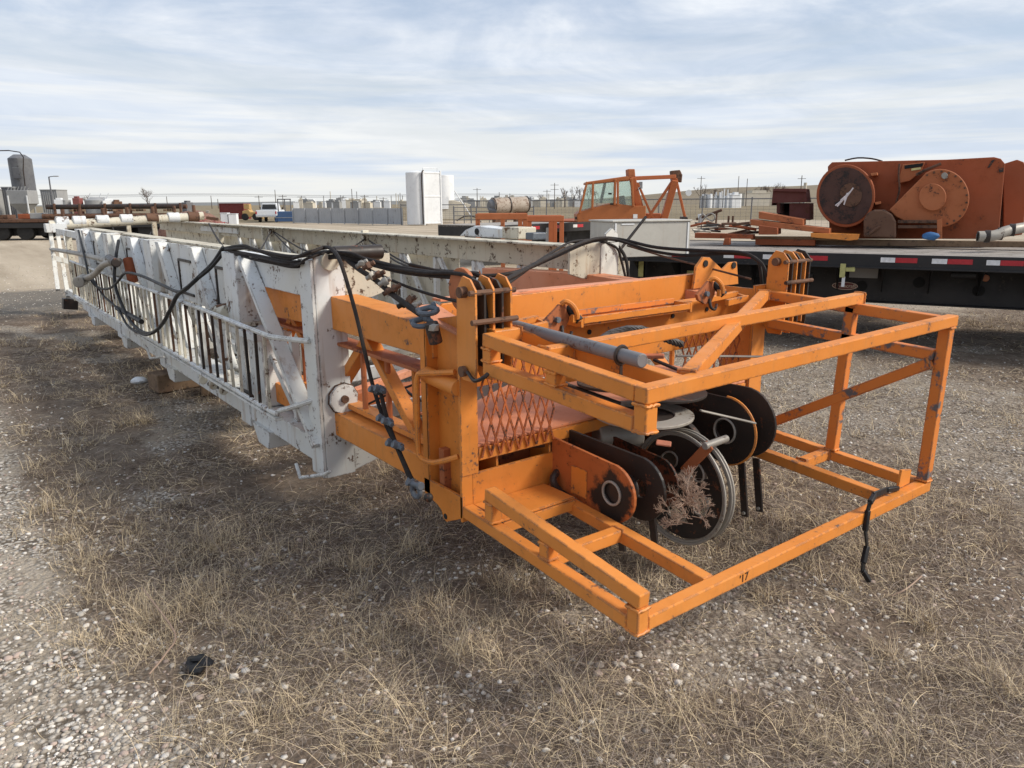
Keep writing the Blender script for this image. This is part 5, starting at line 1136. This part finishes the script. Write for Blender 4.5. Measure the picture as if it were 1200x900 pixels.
for i,(x,y,D) in enumerate(((822,213,330),(838,216,330),(852,214,330),(893,214,340),(899,213,340),(908,214,340),(915,215,340),(921,214,340),(672,216,300),(662,217,300),(681,218,300),(690,216,300),(605,226,340),(700,219,300),(636,224,330))):
    baretree('bare_tree','distant leafless tree in the row along the skyline',x,y,D,.7,20+i,'bare trees along the skyline',5)
rr=random.Random(8)
def farbox(px,y0,y1,w_,D,mat,lab,kind='building',group=None,cyl=False):
    l,zt=lz(px,y0,D);zb=max(-.3,lz(px,y1,D)[1]) if D<600 else 0
    ww=w_*D/866;b=cf(l,D,-.3);F=frame(b,VIEWROT+rr.uniform(-.3,.3));nm_={'building':'far_building','tank':'far_tank','machine':'far_machine','stack':'far_stack'}[kind]
    M=MB(F)
    if cyl: M.cyl((0,0,0),(0,0,zt+.3),ww/2,seg=14)
    else:
        M.box(-ww/2,ww/2,0,ww*.8,0,zt*.8+.3).box(-ww/2-.1,ww/2+.1,-.1,ww*.8+.1,zt*.8+.302,zt*.84+.3).box(-ww*.2,ww*.35,.2,ww*.6,zt*.84+.302,zt+.3)
    o=M.build(nm_,mat,None,0,cyl);tag(o,lab,kind,group)
for i in range(34):
    px=rr.uniform(345,478);y0=rr.uniform(231.5,236.5);farbox(px,y0,240,rr.uniform(3,13),rr.uniform(300,420),[CREAM,CLEANWHITE,GREYPAINT][rr.randrange(3)],'small pale industrial building beyond the corrugated fence','building','pale buildings on the horizon beyond the corrugated fence')
for i in range(46):
    px=rr.uniform(530,690);y0=rr.uniform(228.5,235);farbox(px,y0,240,rr.uniform(2,12),rr.uniform(300,420),[CREAM,CLEANWHITE,CREAM,GREYPAINT][rr.randrange(4)],'small pale industrial building between the white tanks and the cab','building','pale buildings on the horizon beside the cab')
for i in range(30):
    px=rr.uniform(360,690);farbox(px,rr.uniform(224,231),240,.9,380,[CREAM,GREYPAINT][i%2],'thin pale stack rising above the horizon plant','stack','thin stacks on the horizon',True)
for i in range(26):
    px=rr.uniform(822,868);farbox(px,rr.uniform(225,230.5),236,rr.uniform(2,7),230,[CLEANWHITE,GREYPAINT,CLEANWHITE][i%3],'white process unit in the far yard at right','machine','white units in the far yard',i%2==0)
for px,y0 in ((849,221),(853,222),(846,224)): farbox(px,y0,236,1.6,225,CLEANWHITE,'slim white column in the far yard','stack','slim white columns in the far yard',True)
farbox(863,225,236,9,225,CLEANWHITE,'white boxy tank at the right end of the far yard units','tank');farbox(888,223,236,30,330,CREAM,'cream low building on the slope at right','building');farbox(918,222,236,36,335,CREAM,'wider cream building on the slope beside the maroon cabinet','building')
farbox(944,214,236,3.5,120,CREAM,'slim cream column behind the maroon cabinet','stack',None,True)
dz=lz(807,226,220);o=MB().prism([(3.2*.25*math.cos(u)*1.1,3.2*.25*math.sin(u)*1.1) for u in np.linspace(0,6.28,21)[:-1]],cf(dz[0],220,dz[1]),RH,(0,0,1),FH*.3).build('satellite_dish',CLEANWHITE,None,0);tag(o,'round white dish right of the gantry frame','dish')
# ================================================================== PICKUP, CONTAINER, LOADER
D=74;l,_=lz(312.5,258,D);F=frame(cf(l,D,0),VIEWROT+R(8));PK=thing('pickup_truck','white pickup truck seen from behind on the yard','pickup truck',cf(l,D,0),VIEWROT+R(8))
MB(F).prism([(-1,.62),(-.98,1.12),(-.92,1.16),(.92,1.16),(.98,1.12),(1,.62)],(0,0,0),(1,0,0),(0,0,1),(0,5.2,0)).build('body',TIRERIM,PK,.05)
MB(F).prism([(-.86,1.16),(-.70,1.78),(-.6,1.83),(.6,1.83),(.70,1.78),(.86,1.16)],(0,1.9,0),(1,0,0),(0,0,1),(0,1.9,0)).build('cab',TIRERIM,PK,.05)
MB(F).prism([(-.70,1.25),(-.60,1.70),(.60,1.70),(.70,1.25)],(0,1.885,0),(1,0,0),(0,0,1),(0,.01,0)).build('rear_window',TGLASS,PK,0)
MB(F).box(-.85,.85,-.012,-.003,.72,1.08).build('tailgate',TIRERIM,PK,.01);MB(F).box(-.95,.95,-.15,-.02,.50,.64).build('bumper',CHROME,PK,.02)
MB(F).box(-.8,.8,.1,1.8,1.162,1.17).build('bed',DARKIN,PK,0)
for s in (-.93,.93): MB(F).box(s-.06,s+.06,-.02,-.004,.78,1.05).build('tail_lamp',REFRED,PK,.005)
for s in (-.9,.66):
    for y in (.9,4.2): w_=MB(F).cyl((s,y,.38),(s+.24,y,.38),.38,seg=20).build('wheel',TYRE,PK,.02,True)
for s in (-1.15,1.0): MB(F).box(s,s+.15,3.3,3.4,1.2,1.42).build('mirror',BLACKST,PK,.01)
D=92;l,_=lz(272,252,D);F=frame(cf(l,D,0),VIEWROT-R(12));zt=lz(272,238.5,D)[1];CT=thing('shipping_container','dark red shipping container behind the dirt pile','container',cf(l,D,0),VIEWROT-R(12))
M=MB(F);n=40;pl=[(-1.6+3.2*i/n,.04*(i%2)) for i in range(n+1)]+[(1.6,1.6),(-1.6,1.6)];M.prism(pl,(0,0,0),(1,0,0),(0,1,0),(0,0,zt));M.build('container_body',REDBOX,CT,0)
for s in (-1.63,1.55): MB(F).box(s,s+.08,-.03,.06,0,zt+.02).build('corner_post',REDBOX,CT,0)
MB(F).box(-1.6,1.6,-.03,.06,zt-.08,zt+.02).build('top_rail',REDBOX,CT,0)
D=84;l,_=lz(294,257,D);F=frame(cf(l,D,0),VIEWROT);LO=thing('wheel_loader','tan yellow wheel loader parked left of the pickup','loader',cf(l,D,0),VIEWROT)
MB(F).prism([(-.9,.3),(-.9,1.0),(-.2,1.2),(0,.9),(.9,.9),(1,.4)],(0,0,0),(1,0,0),(0,0,1),(0,1.2,0)).build('chassis',YELLOWM,LO,.05)
MB(F).box(-.75,-.15,.2,1.0,1.2,1.75).build('cab',YELLOWM,LO,.03);MB(F).prism([(.9,.2),(1.5,.1),(1.4,.7),(1.0,.8)],(0,-.1,0),(1,0,0),(0,0,1),(0,1.5,0)).build('bucket',YELLOWM,LO,.03)
for s in (-.6,.6): MB(F).cyl((s,-.15,.38),(s,.15,.38),.38,seg=16).build('wheel',TYRE,LO,.03,True)
D=72;l,_=lz(334,258,D);F=frame(cf(l,D,0),VIEWROT);BM=thing('pump_skid','blue pump skid with dark cage beside the pickup','pump skid',cf(l,D,0),VIEWROT)
MB(F).box(-.7,1.0,0,1,.1,1.05).build('body',BLUEM,BM,.05);MB(F).prism([(-1.0,.1),(-.7,.1),(-.7,.7),(-.9,.6)],(0,.1,0),(1,0,0),(0,0,1),(0,.8,0)).build('hitch_cover',BLUEM,BM,.02)
for x in (-.65,.0,.55): MB(F).box(x,x+.08,.1,.2,1.06,2.2).build('cage_post',DARKGREY,BM,0)
MB(F).box(-.65,.65,.1,.2,2.12,2.22).build('cage_top',DARKGREY,BM,0);MB(F).box(-.95,1.0,-.03,-.01,.45,.5).build('side_rail',GREYPAINT,BM,0)
for i,(x,y0,w_) in enumerate(((262,250,8),(272,251,9))):
    D=60;l,z=lz(x,y0,D);ww=w_*D/866;F=frame(cf(l,D,0),VIEWROT+.1*i);o=MB(F).box(-ww/2,ww/2,0,ww,0,z).box(-ww/2-.03,ww/2+.03,-.03,ww+.03,z+.001,z+.04).build('white_crate',CLEANWHITE,None,.02);tag(o,['left white crate behind the red rubble pile','right white crate behind the red rubble pile'][i],'crate')
# rubble pile
D=30;l,_=lz(222,270,D);c=cf(l,D,0)
o=MB().blob(c+Vector((0,0,.0)),(1.7,1.4,1.12),4,5,1,.30).blob(c+RH*1.2+Vector((0,0,-.1)),(1.3,1.1,.72),6,5,1,.3).build('rubble_pile',paint('red_earth',(.20,.10,.075),(.26,.16,.12),rust=(.09,.05,.045),spots=.55,rough=.95,sc=2,bump=1),None,0,True);tag(o,'reddish brown rubble pile behind the far chord of the mast','rubble pile')
M=MB()
rr=random.Random(2)
for i in range(90):
    x=205+rr.random()*66;p=at(x,0,D=28.3);z=lz(x,0,28.3)
    yy=252+ (x-205)*.14+rr.random()*10;a=at(x,yy,D=28.2+rr.random());b=at(x+rr.uniform(2,5),yy-rr.uniform(-1,2),D=28.2+rr.random());M.bar(a,b,.02)
o=M.build('red_netting',flat('netting_red',(.34,.09,.09),.8),None,0);tag(o,'tangled red netting draped on the near side of the rubble pile','netting')
rr=random.Random(12)
for i in range(16):
    x=178+rr.random()*70;y=247+rr.random()*16;D=26+rr.random()*2;o=MB().bar(at(x,y,D=D),at(x+rr.uniform(3,14),y+rr.uniform(-2,2),D=D),.10).build('scrap_bar',[WHITE_DIRTY,RUST,WHITE,WORN][i%4],None,.01);tag(o,'weathered steel bar in the heap by the end of the racking pipe','scrap metal','steel bars heaped beside the rubble pile')
# ================================================================== LEFT: FLATBED WITH PIPES, SILOS
D=38;l0,_=lz(-60,260,D);l1,_=lz(212,260,D);F=frame(cf(l0,D,0),VIEWROT+R(2));W_=l1-l0
LT=thing('pipe_trailer','dark flatbed trailer loaded with rusty pipes at the far left','trailer',cf(l0,D,0),VIEWROT+R(2))
MB(F).box(0,W_,0,2.4,.88,1.05).build('deck',RUST,LT,.02);MB(F).box(0,W_,.02,.08,.60,.85).build('side_rail',TRBLACK,LT,.02)
MB(F).box(.5,W_-.5,.7,.85,.3,.87).build('main_beam',TRBLACK,LT,.02)
for s in (1.2,2.4,3.6,W_-2,W_-3.2):
    for y in (.1,2.0): MB(F).cyl((s,y,.42),(s,y+.3,.42),.42,seg=20).build('wheel',TYRE,LT,.03,True)
MB(F).box(.2,4.4,.5,.6,.2,.6).build('tool_skirt',TRBLACK,LT,.01)
for x in np.linspace(5.2,W_-.2,6): MB(F).box(x,x+.1,.05,.15,1.05,1.80).build('stake',RUST,LT,.01)
for i,(y,z,r_) in enumerate(((.12,1.18,.12),(.38,1.18,.12),(.7,1.18,.12),(1.0,1.18,.12),(.2,1.64,.12),(.5,1.64,.12),(.8,1.62,.11))):
    o=MB(F).cyl((4.6+.2*(i%3),y,z),(W_-.1-.15*(i%2),y,z),r_,seg=14).build('steel_pipe',[RUST,BLACKST,RUST][i%3],None,.004,True);tag(o,'long rusty pipe on the far left trailer','pipe','pipes racked on the far left trailer')
for x in np.linspace(6,W_-1,4): o=MB(F).box(x,x+.15,.02,1.3,1.40,1.50).build('spacer_timber',TIMBER,None,.01);tag(o,'crosswise spacer between the two layers of pipe on the far left trailer','spacer','spacers between the pipe layers')
for i,x in enumerate((1.2,2.2,3.3,3.9)): o=MB(F).box(x,x+.6,.2,.9,1.06,1.22+.04*i).build('deck_box',[WHITE_DIRTY,RUST,RUSTOR,GREYPAINT][i],None,.02);tag(o,['off white','rust brown','orange brown','grey'][i]+' low box on the left part of the pipe trailer','box')
D=96
l,_=lz(22,220,D);F=frame(cf(l,D,0),VIEWROT);zt=lz(20,180,D)[1];zm=lz(24,221,D)[1]
SL=thing('tall_silo','tall dark grey cylindrical silo at the left edge','silo',cf(l,D,0),VIEWROT)
MB(F).cyl((-.6,2,zm-1.5),(-.6,2,zt-.5),1.32,seg=32).build('silo_shell',DARKGREY,SL,.02,True);MB(F).cyl((-.6,2,zt-.5),(-.6,2,zt),1.32,.65,seg=32).build('silo_top',DARKGREY,SL,.02,True)
MB(F).tube([(.6,.35,zm+.3),(.7,.3,zt-2),(.5,.5,zt+.2),(-4,.5,zt+.35)],.07,6,3).build('fill_pipe',BLACKST,SL,0,True)
MB(F).box(-.7,.2,.35,.5,zm+1.2,zt-1.6).build('hatch_panel',DARKGREY,SL,.05);MB(F).cyl((.5,.5,zm+.2),(.6,.5,zt-.8),.05,seg=6).build('ladder_rail',GREYPAINT,SL,0)
for a,b in ((-1.2,1),(1.0,1),(-1.2,3),(1,3)): MB(F).cyl((a,b,0),(a,b,zm-1.4),.12,seg=8).build('silo_leg',GREYPAINT,SL,0)
l2,_=lz(28,240,D-2);F=frame(cf(l2,D-3,0),VIEWROT);HP=thing('hopper_tank','pale grey hopper with cone bottom in front of the silo','hopper',cf(l2,D-3,0),VIEWROT)
z1=lz(28,223,D-3)[1];z2=lz(28,239,D-3)[1]
MB(F).box(-1.3,1.3,0,2,z2,z1).build('hopper_body',GREYPAINT,HP,.05);M=MB(F);M.add([(-1.2,.05,z2),(1.2,.05,z2),(1.2,1.95,z2),(-1.2,1.95,z2),(-.3,.7,z2-1.1),(.3,.7,z2-1.1),(.3,1.3,z2-1.1),(-.3,1.3,z2-1.1)],[(0,1,2,3),(7,6,5,4),(0,4,5,1),(1,5,6,2),(2,6,7,3),(3,7,4,0)]);M.build('hopper_cone',GREYPAINT,HP,.02)
for a in (-1.2,1.1): MB(F).box(a,a+.12,-.1,.02,0,z2+1).build('hopper_leg',CLEANWHITE,HP,0)
rr=random.Random(5)
for i in range(7): MB(F).bar((-1.2+.4*i,.2,z1+.02),(-1.2+.4*i+.2,.2,z1+.25+.2*rr.random()),.08).build('top_fitting',GREYPAINT,HP,0)
for i,(x0,x1,yt,lb) in enumerate(((-60,2,223,'corrugated grey container cut by the left edge'),(1,15,220,'dark corrugated container left of the hopper'),(41,60,223,'light corrugated container right of the hopper'))):
    la,zz_=lz(x0,yt,D);lb_,_=lz(x1,yt,D);F=frame(cf(la,D-1+i,0),VIEWROT);w_=lb_-la;n=int(w_/.12);pl=[(w_*k/n,.05*(k%2)) for k in range(n+1)]+[(w_,2.4),(0,2.4)]
    r_=thing('site_container',lb,'container',cf(la,D-1+i,0),VIEWROT);MB(F).prism(pl,(0,0,0),(1,0,0),(0,1,0),(0,0,zz_)).build('container_wall',[GREYPAINT,DARKGREY,GREYPAINT][i],r_,0);MB(F).box(-.05,w_+.05,-.05,2.4,zz_+.002,zz_+.12).build('top_rail',GREYPAINT,r_,0)
D=70
for i,(x,y0,w_,mt,cy,lb) in enumerate(((88,230,8,flat('tarp_red',(.22,.07,.06)),0,'red covered machine behind the pipe racks'),(68,232,10,CLEANWHITE,0,'white low box behind the pipe racks near the lamp'),(76,234,10,GREYPAINT,1,'grey drum behind the pipe racks'),(128,233,14,CLEANWHITE,0,'white machine housing right of the grey dome'),(138,234,9,RUST,0,'rust brown unit right of the white housing'),(222,235,9,DARKGREY,0,'dark unit near the rubble pile top'))):
    l,z=lz(x,y0,D);ww=w_*D/866;F=frame(cf(l,D,0),VIEWROT+.2*i);M=MB(F)
    if cy:M.cyl((0,.5,0),(0,.5,z),ww/2,seg=16)
    else: M.box(-ww/2,ww/2,0,ww,0,z-.15).box(-ww/3,ww/4,.1,ww*.7,z-.149,z)
    o=M.build('yard_machine',mt,None,.04);tag(o,lb,'machine')
l,z=lz(107,231,D);F=frame(cf(l,D,0),VIEWROT);DM=thing('dome_tank','low grey domed tank behind the pipe racks','tank',cf(l,D,0),VIEWROT)
MB(F).cyl((0,1,0),(0,1,z-.3),1.1,seg=24).build('dome_wall',GREYPAINT,DM,0,True);MB(F).cyl((0,1,z-.3),(0,1,z),1.1,.5,seg=24).build('dome_top',GREYPAINT,DM,.05,True)
for s in (-.8,.2,.9): MB(F).bar((s,.8,z-.2),(s+.3,.8,z+.35),.06).build('top_fitting',CLEANWHITE,DM,0)
